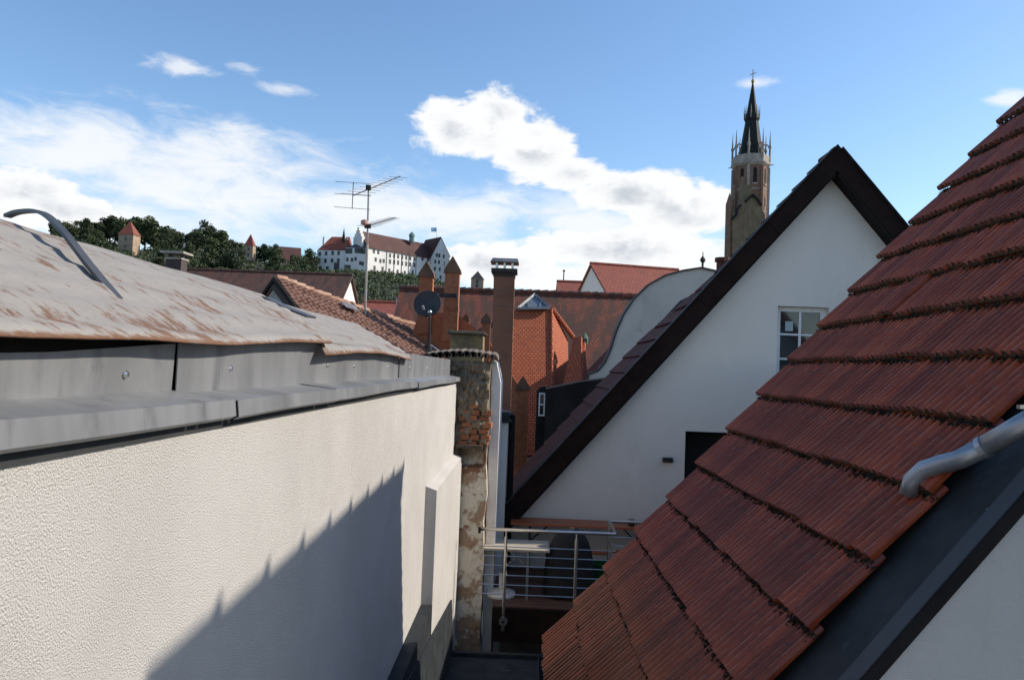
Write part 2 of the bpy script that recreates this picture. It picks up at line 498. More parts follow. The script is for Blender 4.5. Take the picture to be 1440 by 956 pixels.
mb = MB()
for _ in range(5200):
    px = random.uniform(60, 700); Y = random.uniform(260, 486)
    c = hill_pt(px, Y); s = random.uniform(1.0, 2.6)
    leaf_quads(mb, c + Vector((0, 0, s * .5)), (s, s, s * .8), 12, 0.6)
o = link('shrub_cover', leaf_mesh(mb, 'shrub_cover')); o['kind'] = 'stuff'
o['label'] = 'dense green shrubs covering the slope under the castle'; o['category'] = 'shrubs'

# ------------------------------------------------------------------ castle
WIN_DARK = mat('castle_window_dark', (0.03, 0.03, 0.035), (0.05, 0.05, 0.05), 0.4)
CROOF = mat('castle_roof', (0.085, 0.034, 0.027), (0.06, 0.026, 0.022), 0.85, vscale=0.1)
CROOF2 = mat('castle_red_roof', (0.24, 0.065, 0.036), (0.17, 0.045, 0.03), 0.85, vscale=0.1)
cas = thing('castle', 'large white hilltop castle with dark red roofs and many small windows', 'castle', P(530, 390, 505))


def zpx(x, y): return 420 + x / 6.0, 300 + y / 6.0


def castle_window(zx, zy, a, b, w=1.7, h=2.6):
    p = on_wall(*zpx(zx, zy), a, b); u = (b - a).normalized(); u.z = 0; n = Vector((u.y, -u.x, 0))
    mbx = MB().hexa([p + u * sx * w / 2 + n * sy + Vector((0, 0, sz * h / 2)) for sz in (-1, 1) for sx, sy in ((-1, .12), (1, .12), (1, -.3), (-1, -.3))])
    mbx.build('window', WIN_DARK, cas)


def block(a, b, depth, z0, z1, name, m=CASTLE_W):
    u = (b - a).normalized(); n = Vector((-u.y, u.x, 0)) * depth
    c = [Vector((a.x, a.y, 0)), Vector((b.x, b.y, 0)), Vector((b.x + n.x, b.y + n.y, 0)), Vector((a.x + n.x, a.y + n.y, 0))]
    MB().hexa([q + Vector((0, 0, z0)) for q in c] + [q + Vector((0, 0, z1)) for q in c]).build(name, m, cas)
    return c


up = lambda q, z: Vector((q.x, q.y, z))
# main range
mA, mB = P(517, 349, 500), P(607, 362, 543)
ze = (mA.z + mB.z) / 2; zr = P(555, 335, 530).z
c = block(mA, mB, 17, P(560, 410, 515).z - 6, ze, 'wall')
rl, rr_ = (c[0] + c[3]) / 2, (c[1] + c[2]) / 2
o_ = (c[0] - c[3]).normalized() * 0.8
MB().extr([up(c[0] + o_, ze - .5), up(c[3] - o_, ze - .5), up(rl, zr)], (c[1] - c[0])).build('roof', CROOF, cas)
for zx, zy in [(635, 320), (672, 328)] + [(771 + 34.2 * k, 356 + 5 * k) for k in range(7)] + [(650, 390), (690, 402), (718, 402), (765, 482), (835, 492), (895, 502), (640, 512), (704, 518), (1045, 385), (1092, 392)]:
    castle_window(zx, zy, mA, mB)
for zx, zy in [(771 + 34 * k, 407 + 4.8 * k) for k in range(7)] + [(640, 462), (708, 470), (962, 498)]:
    castle_window(zx, zy, mA, mB, 1.7, 3.0)
for zx in (740, 805, 868, 928, 990):          # thin downpipes
    p = on_wall(*zpx(zx, 440), mA, mB) + Vector((0.1, -.25, 0)); MB().tube([p + Vector((0, 0, -12)), p + Vector((0, 0, 10))], 0.16, 6).build('downpipe', IRON, cas)
# stepped gable at the left end of the main range
gu = (mB - mA).normalized(); gn = Vector((-gu.y, gu.x, 0))
for k, (w, z) in enumerate([(9, zr - 4), (6.5, zr - 2), (4, zr), (1.8, zr + 2)]):
    cc = rl - gu * 0.6
    MB().hexa([up(cc + gu * a - Vector((gn.x, gn.y, 0)) * b, q) for q in (ze - 3 if k == 0 else zr - 9 + 3 * k, z) for a, b in ((-1.2 + .02 * k, -w / 2), (1.2 - .02 * k, -w / 2), (1.2 - .02 * k, w / 2), (-1.2 + .02 * k, w / 2))]).build('stepped_gable', CASTLE_W, cas)
# right gabled wing
gA, gB = P(606, 365, 541), P(632, 368, 530)
gz0 = P(620, 400, 535).z - 8; gze = P(608, 362, 541).z; gzr = P(616, 336, 537).z
u = (gB - gA); u.z = 0; n = P(590, 341, 556) - P(616, 337, 537); n.z = 0; n = n.normalized() * 20
MB().extr([up(gA, gz0), up(gB, gz0), up(gB, gze), up((gA + gB) / 2, gzr), up(gA, gze)], n).build('wall', CASTLE_W, cas)
un = u.normalized()
for s_, q in ((-1, gA), (1, gB)):
    e = up(q + un * s_ * 0.7, gze - 1.2); r_ = up((gA + gB) / 2, gzr + .5)
    MB().extr([e, r_, r_ + Vector((0, 0, .8)), e + Vector((0, 0, .8))], n * 1.02).build('roof', CROOF, cas)
for zx, zy in [(1167, 353), (1187, 357), (1225, 364), (1153, 408), (1184, 412), (1234, 425), (1150, 467), (1191, 472), (1150, 530), (1197, 540)]:
    castle_window(zx, zy, gA, gB, 1.7, 2.6)
wA = P(631, 375, 534); MB().lathe([(3.2, -25), (3.2, 2), (3.7, 2), (0.1, 6)], wA, 8).build('corner_turret', CASTLE_W, cas)
# left block with hipped red roof
lA, lB = P(446, 352, 502), P(486, 351, 500)
lz0 = P(460, 388, 500).z - 10; lze = P(466, 352, 500).z; lzr = P(470, 333, 510).z
c = block(lA, lB, 18, lz0, lze, 'wall')
r1 = up((c[0] + c[3]) / 2 + (c[1] - c[0]) * 0.32, lzr); r2 = up((c[1] + c[2]) / 2 - (c[1] - c[0]) * 0.03, lzr)
e = [up(q, lze) for q in c]
rb = MB(); rb.poly([e[0], e[1], r2, r1]); rb.poly([e[2], e[3], r1, r2]); rb.poly([e[3], e[0], r1]); rb.poly([e[1], e[2], r2]); rb.poly(e)
rb.build('roof', CROOF2, cas)
for zx, zy in [(178, 342), (232, 338), (287, 335), (338, 335), (173, 402), (226, 400), (282, 398), (335, 398), (182, 465), (242, 465)]:
    castle_window(zx, zy, lA, lB)
castle_window(320, 455, lA, lB, 3.6, 6)
for q, hh in ((P(455, 345, 506), 9), (P(484, 345, 508), 10), (P(488, 345, 508), 8)):
    MB().box(q.x - .6, q.x + .6, q.y - .6, q.y + .6, q.z - 6, q.z + hh * .6).build('chimney', CASTLE_W, cas)
q = P(483, 340, 506); MB().lathe([(1, 0), (1, 3), (0.05, 9)], q, 6).build('roof_turret', SPIRE, cas)
# low middle part with arcade and dark roof
kA, kB = P(486, 351, 499), P(517, 352, 499)
c = block(kA, kB, 16, lz0, P(500, 349, 499).z, 'wall')
kz = P(500, 349, 499).z; e = [up(q, kz) for q in c]; r1 = up((c[0] + c[3]) / 2 + (c[1] - c[0]) * .45, P(500, 341, 505).z); r2 = r1 + (c[1] - c[0]) * .1
rb = MB(); rb.poly([e[0], e[1], r2, r1]); rb.poly([e[2], e[3], r1, r2]); rb.poly([e[3], e[0], r1]); rb.poly([e[1], e[2], r2]); rb.poly(e)
rb.build('roof', mat('slate', (0.04, 0.045, 0.06), (0.03, 0.033, 0.045), 0.6), cas)
for zx, zy in [(412, 318), (436, 318), (490, 314), (522, 316), (548, 320)]:
    castle_window(zx, zy, kA, kB, 2.6, 3.4)
for zx, zy in [(411, 390), (450, 392), (480, 385), (520, 420), (540, 425)]:
    castle_window(zx, zy, kA, kB, 1.5, 2.4)
castle_window(412, 468, kA, kB, 4.0, 5)
q = P(579, 337, 535); MB().lathe([(1.8, -2), (1.8, 2.2), (2.2, 2.2), (2.0, 3.6), (0.1, 5.5)], q, 8).build('roof_lantern', mat('patina', (0.10, 0.2, 0.19), (0.08, 0.15, 0.15), 0.6), cas)
fl = thing('flag', 'pale blue and white flag on a tall pole above the castle roof', 'flag', P(614, 340, 545))
a, b = P(614, 340, 545), P(614, 320, 545)
MB().tube([a, b], 0.2, 6).build('flagpole', STEEL, fl)
fm = MB()
for k in range(5):
    for r_ in range(1):
        x0, x1 = -k * .75, -(k + 1) * .75
        fm.poly([b + Vector((x0, .3 * math.sin(k), -3.0)), b + Vector((x1, .3 * math.sin(k + 1), -3.1)), b + Vector((x1, .3 * math.sin(k + 1), -.1)), b + Vector((x0, .3 * math.sin(k), 0))])
fo = fm.build('cloth', mat('flag_cloth', (0.55, 0.68, 0.8), (0.25, 0.5, 0.75), 0.8, vscale=0.6), fl)
fo.modifiers.new('thick', 'SOLIDIFY').thickness = 0.05


# town wall towers on the hill
def hill_tower(px, ytop, yeave, ybase, wpx, Y, label, roofm):
    b = P(px, ybase, Y); t = thing('wall_tower', label, 'tower', b)
    w = wpx / F * Y / 2; he = P(px, yeave, Y).z - b.z; ht = P(px, ytop, Y).z - b.z
    MB().box(b.x - w, b.x + w, b.y - w, b.y + w, b.z - 12, b.z + he).build('wall', STONE, t)
    rb = MB(); e = [b + Vector((sx * w * 1.1, sy * w * 1.1, he)) for sx, sy in ((-1, -1), (1, -1), (1, 1), (-1, 1))]; a = b + Vector((0, 0, ht))
    rb.poly(e)
    for k in range(4): rb.poly([e[k], e[(k + 1) % 4], a])
    rb.build('roof', roofm, t)
    for dz in (0.35, 0.75):
        MB().box(b.x - .5, b.x + .5, b.y - w - .08, b.y - w + .3, b.z + he * dz - .8, b.z + he * dz + .8).build('window', WIN_DARK, t)


hill_tower(181, 311, 331, 357, 21, 432, 'square stone tower with bright red pyramid roof among hill trees', mat('bright_red_roof', (0.21, 0.06, 0.036), (0.16, 0.045, 0.03), 0.8))
hill_tower(351, 329, 346, 366, 12, 440, 'slim stone tower with pointed red roof on the hill wall', CROOF2)
hill_tower(671, 381, 393, 409, 17, 300, 'square stone tower with dark pyramid roof behind the brick pinnacles', mat('slate_roof', (0.03, 0.028, 0.03), (0.045, 0.04, 0.04), 0.7))
wl = MB(); a, b = P(195, 352, 436), P(400, 372, 440)
for k in range(8):
    p, q = a.lerp(b, k / 8), a.lerp(b, (k + 1) / 8)
    wl.hexa([p + Vector((0, 0, -14)), q + Vector((0, 0, -14)), q + Vector((0, 1.2, -14)), p + Vector((0, 1.2, -14)), p, q, q + Vector((0, 1.2, 0)), p + Vector((0, 1.2, 0))])
tag(wl.build('town_wall', STONE), 'long old stone wall running across the hill between the towers', 'wall')


def gable_house(name, label, a, b, depth, z0, ze, zr, wallm, roofm, over=0.4, cat='house'):
    """house with its ridge parallel to a-b (a, b: front eave corners), depth away from the camera"""
    a = Vector((a[0], a[1], 0)); b = Vector((b[0], b[1], 0)); u = (b - a).normalized(); n = Vector((-u.y, u.x, 0))
    t = thing(name, label, cat, (a + b) / 2 + Vector((0, 0, z0)))
    m_ = n * depth / 2
    MB().extr([up(a, z0), up(a + n * depth, z0), up(a + n * depth, ze), up(a + m_, zr - .15), up(a, ze)], b - a).build('wall', wallm, t)
    sl = (zr - ze) / (depth / 2)
    for s_, e0 in ((0, a), (1, a + n * depth)):
        d = -n if s_ == 0 else n
        p = up(e0 + d * over - u * over, ze - sl * over); q = up(e0 + d * over + (b - a) + u * over, ze - sl * over)
        top = up(a + m_ + (b - a) + u * over, zr + .1); top0 = up(a + m_ - u * over, zr + .1)
        roof_face('roof', roofm, t, [p, q, top, top0], 0.15)
    MB().tube([up(a + m_ - u * over, zr + .12), up(b + m_ + u * over, zr + .12)], 0.13, 7).build('ridge_cap', roofm, t)
    return t


# red roof on the hill right of the slim tower
a, b = P(384, 366, 450), P(408, 372, 455)
gable_house('hill_house', 'house with steep dark red roof on the hill beside the castle', a, b + Vector((6, 0, 0)), 14, a.z - 8, a.z + 1, P(388, 346, 455).z, STONE, CROOF)

# ------------------------------------------------------------------ church tower
ct = thing('church_tower', 'tall brick church tower with pale crown of pinnacles and dark spire', 'church tower', P(1054, 335, 300) * 1.0)
ct.location.z = GZ
CX, CY = P(1054, 300, 300).x, 300.0
Zt = lambda py: P(1054, py, 300).z
k_ = 300 / F


def oct_(prof, name, m, n=8, c=None):
    return MB().lathe([(r * k_, Zt(y)) for r, y in prof], (c or (CX, CY))[:2] + (0,), n, math.pi / 8).build(name, m, ct)


MB().lathe([(27 * k_, GZ), (27 * k_, Zt(330)), (24.5 * k_, Zt(322)), (24.5 * k_, Zt(236))], (CX, CY, 0), 8, math.pi / 8).build('shaft', TBRICK, ct)
oct_([(25, 237), (27.5, 234), (27.5, 231), (26, 231), (26, 222), (24.5, 222), (24.5, 230)], 'gallery', TSTONE)
oct_([(17, 232), (16.5, 219), (9, 170), (8.5, 166), (1.0, 117)], 'spire', SPIRE)
oct_([(9.5, 171), (11, 168), (11, 162), (10, 162), (10, 167)], 'small_gallery', SPIRE)
for k in range(8):
    t_ = math.pi / 8 + k * math.pi / 4
    for R_, y0, y1, w in ((25.5, 232, 186, 1.5), (10.5, 168, 149, .7)):
        p = Vector((CX + R_ * k_ * math.cos(t_), CY + R_ * k_ * math.sin(t_), 0))
        MB().lathe([(w * k_, Zt(y0)), (w * k_, Zt((y0 * .55 + y1 * .45))), (w * 1.7 * k_, Zt(y0 * .52 + y1 * .48)), (w * .9 * k_, Zt(y0 * .45 + y1 * .55)), (.15 * k_, Zt(y1))], p, 6).build('pinnacle', TSTONE, ct)
    q = Vector((CX + 17.5 * k_ * math.cos(t_), CY + 17.5 * k_ * math.sin(t_), Zt(206)))
    p = Vector((CX + 25.5 * k_ * math.cos(t_), CY + 25.5 * k_ * math.sin(t_), Zt(212)))
    MB().tube([p, (p + q) / 2 + Vector((0, 0, 1.0)), q], 0.28, 5).build('flying_buttress', TSTONE, ct)
    # belfry openings, two per face, and gargoyles
    t2 = k * math.pi / 4
    nrm = Vector((math.cos(t2), math.sin(t2), 0)); ap = 24.5 * k_ * math.cos(math.pi / 8)
    for y0, y1, w in ((262, 240, 5.2), (295, 280, 3.2)):
        c0 = Vector((CX, CY, 0)) + nrm * (ap + 0.03); s_ = Vector((-nrm.y, nrm.x, 0)) * (w * k_ / 2)
        MB().extr([up(c0 - s_, Zt(y0)), up(c0 + s_, Zt(y0)), up(c0 + s_, Zt(y1 + 3)), up(c0, Zt(y1)), up(c0 - s_, Zt(y1 + 3))], -nrm * 0.4).build('belfry_opening', DARKIN, ct)
        MB().beam(up(c0 - s_ * 1.3, Zt(y0 + 1)), up(c0 + s_ * 1.3, Zt(y0 + 1)), .5, .5).build('sill', TSTONE, ct)
    g0 = Vector((CX, CY, Zt(234))) + Vector((math.cos(t_), math.sin(t_), 0)) * 26 * k_
    MB().tube([g0, g0 + Vector((math.cos(t_), math.sin(t_), -.1)) * 1.6], [.3, .1], 5).build('gargoyle', TSTONE, ct)
    MB().beam(Vector((CX, CY, Zt(322))) + Vector((math.cos(t_), math.sin(t_), 0)) * 24.5 * k_, Vector((CX, CY, Zt(238))) + Vector((math.cos(t_), math.sin(t_), 0)) * 24.5 * k_, .9, .9, (1, 0, 0)).build('corner_strip', TSTONE if k % 2 else TBRICK, ct)
for y in (270, 300): oct_([(24.4, y + 1), (25.2, y), (24.4, y - 1)], 'string_course', TSTONE)
f_ = MB().lathe([(.2 * k_, Zt(118)), (2.2 * k_, Zt(116)), (2.2 * k_, Zt(113)), (.2 * k_, Zt(111))], (CX, CY, 0), 8)
f_.tube([(CX, CY, Zt(117)), (CX, CY, Zt(98))], .16, 5); f_.tube([(CX - 1.1, CY, Zt(105.5)), (CX + 1.1, CY, Zt(102.5))], .14, 5)
f_.build('finial_cross', mat('gilt', (.35, .25, .08), (.2, .15, .06), .4, .6), ct)
tp = P(1025.5, 300, 292)
MB().lathe([(5.2 * k_, GZ), (5.2 * k_, P(1025, 288, 292).z), (.2 * k_, P(1025, 271, 292).z)], (tp.x, tp.y, 0), 8).build('stair_turret', TBRICK, ct)
gp = [(1030, 380), (1030, 309), (1036, 302), (1036, 296), (1041, 290), (1043, 262), (1045, 247), (1048, 260), (1057, 260), (1057, 276), (1063, 280), (1070, 290), (1076, 303), (1076, 380)]
MB().extr([P(x, y, 290) for x, y in gp], (0, 3, 0)).build('ochre_gable', TGABLE, ct)
for x, y0, y1 in ((1039, 330, 306), (1046, 322, 294), (1052, 318, 288), (1059, 322, 296)):
    MB().extr([P(x - .8, y0, 289.9), P(x + .8, y0, 289.9), P(x + .8, y1, 289.9), P(x - .8, y1, 289.9)], (0, .4, 0)).build('blind_arch', TBRICK, ct)
for ln in ([(1030, 308), (1036, 301), (1036, 295), (1042, 288)], [(1048, 284), (1058, 274), (1064, 279), (1071, 289)]):
    m_ = MB()
    for p, q in zip(ln, ln[1:]): m_.beam(P(*p, 289.6), P(*q, 289.6), .8, .9, (0, 1, 0))
    m_.build('gable_coping', SPIRE, ct)

# ------------------------------------------------------------------ far roofs of the town
# dark brown roof at left, its gable end turned to the right
gable_house('brown_roof_house', 'long house with dark brown tiled roof and pale gable below the hill', (P(200, 420, 56).x - 6, 56, 0), (P(474, 420, 56).x, 56, 0), 7.5, GZ, P(300, 424, 56).z, P(300, 382, 59.7).z, STUCCO_F, BROWN_T, 0.2)
ch = thing('slab_chimney', 'dark chimney with flat raised slab beside the rusty sheet roof', 'chimney', P(248, 392, 50))
a = P(248, 366, 50); b = P(248, 358, 50)
MB().box(a.x - .5, a.x + .5, 49.6, 50.5, a.z - 8, a.z + .0).build('stack', mat('dark_brick', (0.07, 0.05, 0.045), (0.05, 0.04, 0.036), 0.9), ch)
MB().box(a.x - .56, a.x + .56, 49.5, 50.6, a.z + .003, a.z + .12).build('rim', TSTONE, ch)
for sx in (-.4, .4): MB().box(a.x + sx - .06, a.x + sx + .06, 49.9, 50.2, a.z + .12, b.z).build('support', IRON, ch)
MB().box(a.x - .75, a.x + .75, 49.3, 50.8, b.z + .002, b.z + .14).build('slab', TSTONE, ch)

gable_house('low_red_house', 'small house with plain red roof in front of the hill shrubs', (P(500, 440, 44).x, 44, 0), (P(575, 440, 44).x, 44, 0), 5, GZ, P(540, 446, 44).z, P(540, 428, 46.5).z, STUCCO_F, RED_T, .15)
cw = P(562, 446, 34); cwt = P(563, 420, 34)
wc = thing('white_chimney', 'small white rendered chimney left of the satellite dish', 'chimney', cw)
MB().hexa([(cw.x - .17, 33.8, cw.z - 3), (cw.x + .13, 33.8, cw.z - 3), (cw.x + .13, 34.2, cw.z - 3), (cw.x - .17, 34.2, cw.z - 3), (cwt.x - .15, 33.8, cwt.z), (cwt.x + .2, 33.8, cwt.z), (cwt.x + .2, 34.2, cwt.z), (cwt.x - .15, 34.2, cwt.z)]).build('stack', WHITE, wc)
MB().box(cwt.x - .19, cwt.x + .24, 33.75, 34.25, cwt.z + .003, cwt.z + .07).build('rim', TSTONE, wc)

# red roofs far right of the chimney
z1 = P(825, 399, 66).z
gable_house('far_red_house', 'distant house with plain red roof behind the weathered tile ridge', (P(788, 420, 62).x, 62, 0), (P(870, 420, 62).x, 62, 0), 8, GZ, P(820, 424, 62).z, z1, STUCCO_F, RED_T, .2)
tall = gable_house('tall_red_house', 'distant house with higher steep red roof and grey gable edge', (P(862, 420, 56).x, 56, 0), (P(990, 420, 58).x, 58, 0), 9, GZ, P(900, 424, 56).z, P(866, 374, 60.5).z, STUCCO_F, RED_T, .15)
p = P(792, 399, 66); q = P(793, 383, 66)
lp = thing('lightning_rod', 'thin metal rod standing at the end of the distant red roof', 'rod', p); MB().tube([p - Vector((0, 0, .5)), q], .05, 5).build('rod', IRON, lp); MB().lathe([(.02, 0), (.12, .12), (.02, .25)], q, 6).build('ball', IRON, lp)

# weathered long roof
zr = P(720, 410.5, 34).z
wx0, wx1 = P(562, 405, 34).x, 9.5
wh = thing('long_weathered_house', 'long house with weathered dark red tiled roof across the view', 'house', (2, 31, GZ))
MB().extr([(wx0 + .3, 28.7, GZ), (wx0 + .3, 39.3, GZ), (wx0 + .3, 39.3, -3), (wx0 + .3, 34, zr - .25), (wx0 + .3, 28.7, -3)], (wx1 - wx0 - .6, 0, 0)).build('wall', STUCCO_F, wh)
roof_face('roof', OLDRED_T, wh, [(wx0, 28.2, -3.4), (wx1, 28.2, -3.4), (wx1, 34, zr), (wx0, 34, zr)], .14)
roof_face('roof', OLDRED_T, wh, [(wx0, 39.8, -3.4), (wx1, 39.8, -3.4), (wx1, 34.0, zr), (wx0, 34.0, zr)], .14)
rc = MB()
n_ = int((wx1 - wx0) / .36)
for k in range(n_):
    x = wx0 + k * .36; rc.tube([(x, 34, zr + .01), (x + .38, 34, zr + .03)], [.10, .125], 8)
rc.build('ridge_tiles', OLDRED_T, wh)

# orange hipped wing in front of it
ow = thing('orange_roof_wing', 'bright orange tiled wing with grey glazed gablet beside the tall chimney', 'house', (.4, 27, GZ))
A, B = P(700, 640, 25), P(776, 640, 25)
T0, T1 = P(722, 436, 29), P(776, 434, 29)
T0.x = P(700, 436, 29).x
roof_face('roof', ORANGE_T, ow, [A, B, T1, T0], .12)
R2, R3, R4 = P(806, 474, 30.2), P(806, 560, 28.6), P(800, 640, 26.8)
roof_face('roof', ORANGE_T, ow, [B, R4, R2, T1], .12)
MB().tube([T1, R2], .09, 7).build('hip_tiles', ORANGE_T, ow)
MB().tube([T1, B], .05, 7).build('hip_tiles', ORANGE_T, ow)
G0, G1, G2 = P(728, 434, 28.9), P(774, 433, 28.9), P(752, 414, 29.6)
gl = MB().extr([G0, G1, G2], (0, .12, 0)).build('glazed_gablet', mat('grey_glazing', (.22, .25, .27), (.16, .19, .21), .25, .3), ow)
for p, q in ((G0, G1), (G1, G2), (G2, G0)):
    MB().beam(p + Vector((0, -.04, 0)), q + Vector((0, -.04, 0)), .09, .09, (0, 1, 0)).build('frame', ZINC, ow)
for f in (.33, .66): MB().beam(G0.lerp(G1, f) + Vector((0, -.03, 0)), (G2.lerp(G0 if f < .5 else G1, .45)) + Vector((0, -.03, 0)), .04, .04, (0, 1, 0)).build('bar', ZINC, ow)
MB().box(A.x + .2, R4.x - .3, 25.6, 30, GZ, A.z - .1).build('wall', STUCCO_F, ow)
# back of the gablet down to the main roof
roof_face('roof', OLDRED_T, ow, [G0 + Vector((0, .13, 0)), P(728, 434, 31.6), P(752, 414, 33.4), G2 + Vector((0, .13, 0))], .06)
roof_face('roof', OLDRED_T, ow, [P(775, 433, 31.6), G1 + Vector((0, .13, 0)), G2 + Vector((0, .13, 0)), P(752, 414, 33.4)], .06)
# small orange hipped dormer
sd = thing('orange_dormer', 'small orange tiled dormer at the edge of the curved white gable', 'dormer', P(812, 545, 27))
a, b = P(792, 540, 26.6), P(829, 530, 26.4); t0, t1 = P(806, 476, 28.2), P(822, 480, 28.2)
roof_face('roof', ORANGE_T, sd, [a, P(817, 537, 26.2), t1, t0], .1)
roof_face('roof', ORANGE_T, sd, [P(817, 537, 26.2), b + Vector((0, .8, 0)), t1], .1)
MB().tube([P(817, 537, 26.2), t1], .06, 6).build('hip_tiles', ORANGE_T, sd)
MB().box(a.x + .1, P(815, 540, 27).x, 26.9, 29.5, a.z - 3, a.z - .05).build('wall', STUCCO_F, sd)
MB().lathe([(.12, -.1), (.14, .1), (.03, .3)], t1, 7).build('finial', mat('patina2', (.10, .2, .12), (.08, .14, .1), .7), sd)

# brick pinnacles of the stepped gable
pg = thing('brick_gable', 'orange brick gable with slender gabled pinnacles behind the satellite dish', 'gable', (-3, 24, GZ))


def pinnacle(px, ytop, yb, wpx, Y, lit=True):
    b = P(px, yb, Y); w = wpx / F * Y / 2; zt = P(px, ytop, Y).z; zs = zt - w * 2.3
    MB().box(b.x - w, b.x + w, Y - w * .8, Y + w * .8, b.z, zs).build('pinnacle', BRICK, pg)
    MB().extr([(b.x - w * 1.22, Y - w, zs - .02), (b.x + w * 1.22, Y - w, zs - .02), (b.x + w * 1.1, Y - w, zs + .1), (b.x, Y - w, zt), (b.x - w * 1.1, Y - w, zs + .1)], (0, w * 2, 0)).build('pinnacle_cap', mat('mossy_brick', (.17, .085, .05), (.09, .06, .04), .9, vscale=3), pg)
    MB().box(b.x - w * 1.06, b.x + w * 1.06, Y - w * .9, Y + w * .9, zs - 1.15, zs - 1.05).build('string_course', BRICK, pg)


for a in ((597, 368, 470, 19, 24), (633, 361, 480, 20, 23.5), (654, 441, 490, 9, 24), (682, 440, 500, 12, 23), (731, 528, 660, 17, 21)): pinnacle(*a)
p0, p1 = P(578, 520, 24), P(690, 520, 24)
MB().extr([(p0.x, 23.9, GZ), (p1.x + 1.2, 23.9, GZ), (p1.x + 1.2, 23.9, P(690, 560, 24).z), (P(682, 472, 24).x, 23.9, P(682, 472, 24).z), (P(640, 440, 24).x, 23.9, P(640, 440, 24).z), (P(590, 440, 24).x, 23.9, P(590, 440, 24).z), (p0.x, 23.9, P(578, 470, 24).z)], (0, .45, 0)).build('gable_wall', BRICK, pg)
# brackets on the tall pinnacle
q = P(640, 417, 23.2); MB().box(q.x - .45, q.x + .08, 22.9, 23.0, q.z - .06, q.z + .06).build('iron_band', IRON, pg)

# tall brick chimney
tc_ = thing('tall_chimney', 'tall square brick chimney with small metal rain hood', 'chimney', P(709, 600, 20))
zt, zb = P(709, 385, 20).z, P(709, 590, 20).z
w0, w1 = .265, .215
cx0, cx1 = P(709.5, 385, 20).x, P(707.5, 590, 20).x
MB().hexa([(cx1 - w1, 20 - w1, zb - 5), (cx1 + w1, 20 - w1, zb - 5), (cx1 + w1, 20 + w1, zb - 5), (cx1 - w1, 20 + w1, zb - 5), (cx0 - w0, 20 - w0, zt), (cx0 + w0, 20 - w0, zt), (cx0 + w0, 20 + w0, zt), (cx0 - w0, 20 + w0, zt)]).build('stack', mat('chimney_brick', (.23, .098, .055), (.17, .075, .045), .9, vscale=1.2, c3=(.12, .06, .04), c3scale=4), tc_)
JOINT = mat('joint', (.16, .11, .08), (.1, .07, .05), .9)
for k in range(9):
    z = zt - .45 - k * .42; f = k * .42 / (zt - zb); w = w0 + (w1 - w0) * f + .004; x = cx0 + (cx1 - cx0) * f
    MB().box(x - w, x + w, 20 - w, 20 + w, z, z + .022).build('joint_band', JOINT, tc_)
MB().box(cx0 - .33, cx0 + .33, 19.67, 20.33, zt + .002, zt + .10).build('cornice', mat('sooty', (.05, .035, .03), (.03, .025, .02), .9), tc_)
MB().box(cx0 - .28, cx0 + .28, 19.72, 20.28, zt - .10, zt - .002).build('cornice', mat('sooty', (.05, .035, .03), (.03, .025, .02), .9), tc_)
for sx in (-.2, 0, .2):
    for sy in (-.2, .2): MB().box(cx0 + sx - .025, cx0 + sx + .025, 20 + sy - .025, 20 + sy + .025, zt + .10, zt + .26).build('hood_leg', STEEL, tc_)
MB().hexa([(cx0 - .36, 19.64, zt + .262), (cx0 + .36, 19.64, zt + .262), (cx0 + .36, 20.36, zt + .262), (cx0 - .36, 20.36, zt + .262), (cx0 - .3, 19.7, zt + .36), (cx0 + .33, 19.7, zt + .36), (cx0 + .33, 20.3, zt + .36), (cx0 - .3, 20.3, zt + .36)]).build('rain_hood', ZINC, tc_)
z_ = P(708, 580, 20).z
MB().hexa([(cx1 - .42, 19.55, z_ - .25), (cx1 + .3, 19.55, z_ - .25), (cx1 + .3, 20.4, z_ - .25), (cx1 - .42, 20.4, z_ - .25), (cx1 - w1 - .03, 20 - w1 - .03, z_), (cx1 + w1 + .03, 20 - w1 - .03, z_), (cx1 + w1 + .03, 20.25, z_), (cx1 - w1 - .03, 20.25, z_)]).build('flashing', DARKZINC, tc_)
# low chimney with slab behind the ruined wall
lc = thing('low_slab_chimney', 'low yellowish chimney with mossy concrete slab behind the ruined wall', 'chimney', P(658, 520, 15))
a = P(658, 471, 15)
MB().box(a.x - .31, a.x + .31, 14.7, 15.3, a.z - 2.5, a.z).build('stack', mat('ochre_render', (.30, .20, .08), (.14, .10, .06), .9, vscale=4), lc)
MB().hexa([(a.x - .37, 14.6, a.z + .002), (a.x + .37, 14.6, a.z + .002), (a.x + .37, 15.4, a.z + .002), (a.x - .37, 15.4, a.z + .002), (a.x - .34, 14.66, a.z + .07), (a.x + .33, 14.66, a.z + .06), (a.x + .33, 15.34, a.z + .06), (a.x - .34, 15.34, a.z + .07)]).build('slab', mat('mossy_concrete', (.06, .055, .04), (.03, .03, .02), .95, vscale=6, bump=.5), lc, bevel=.02)

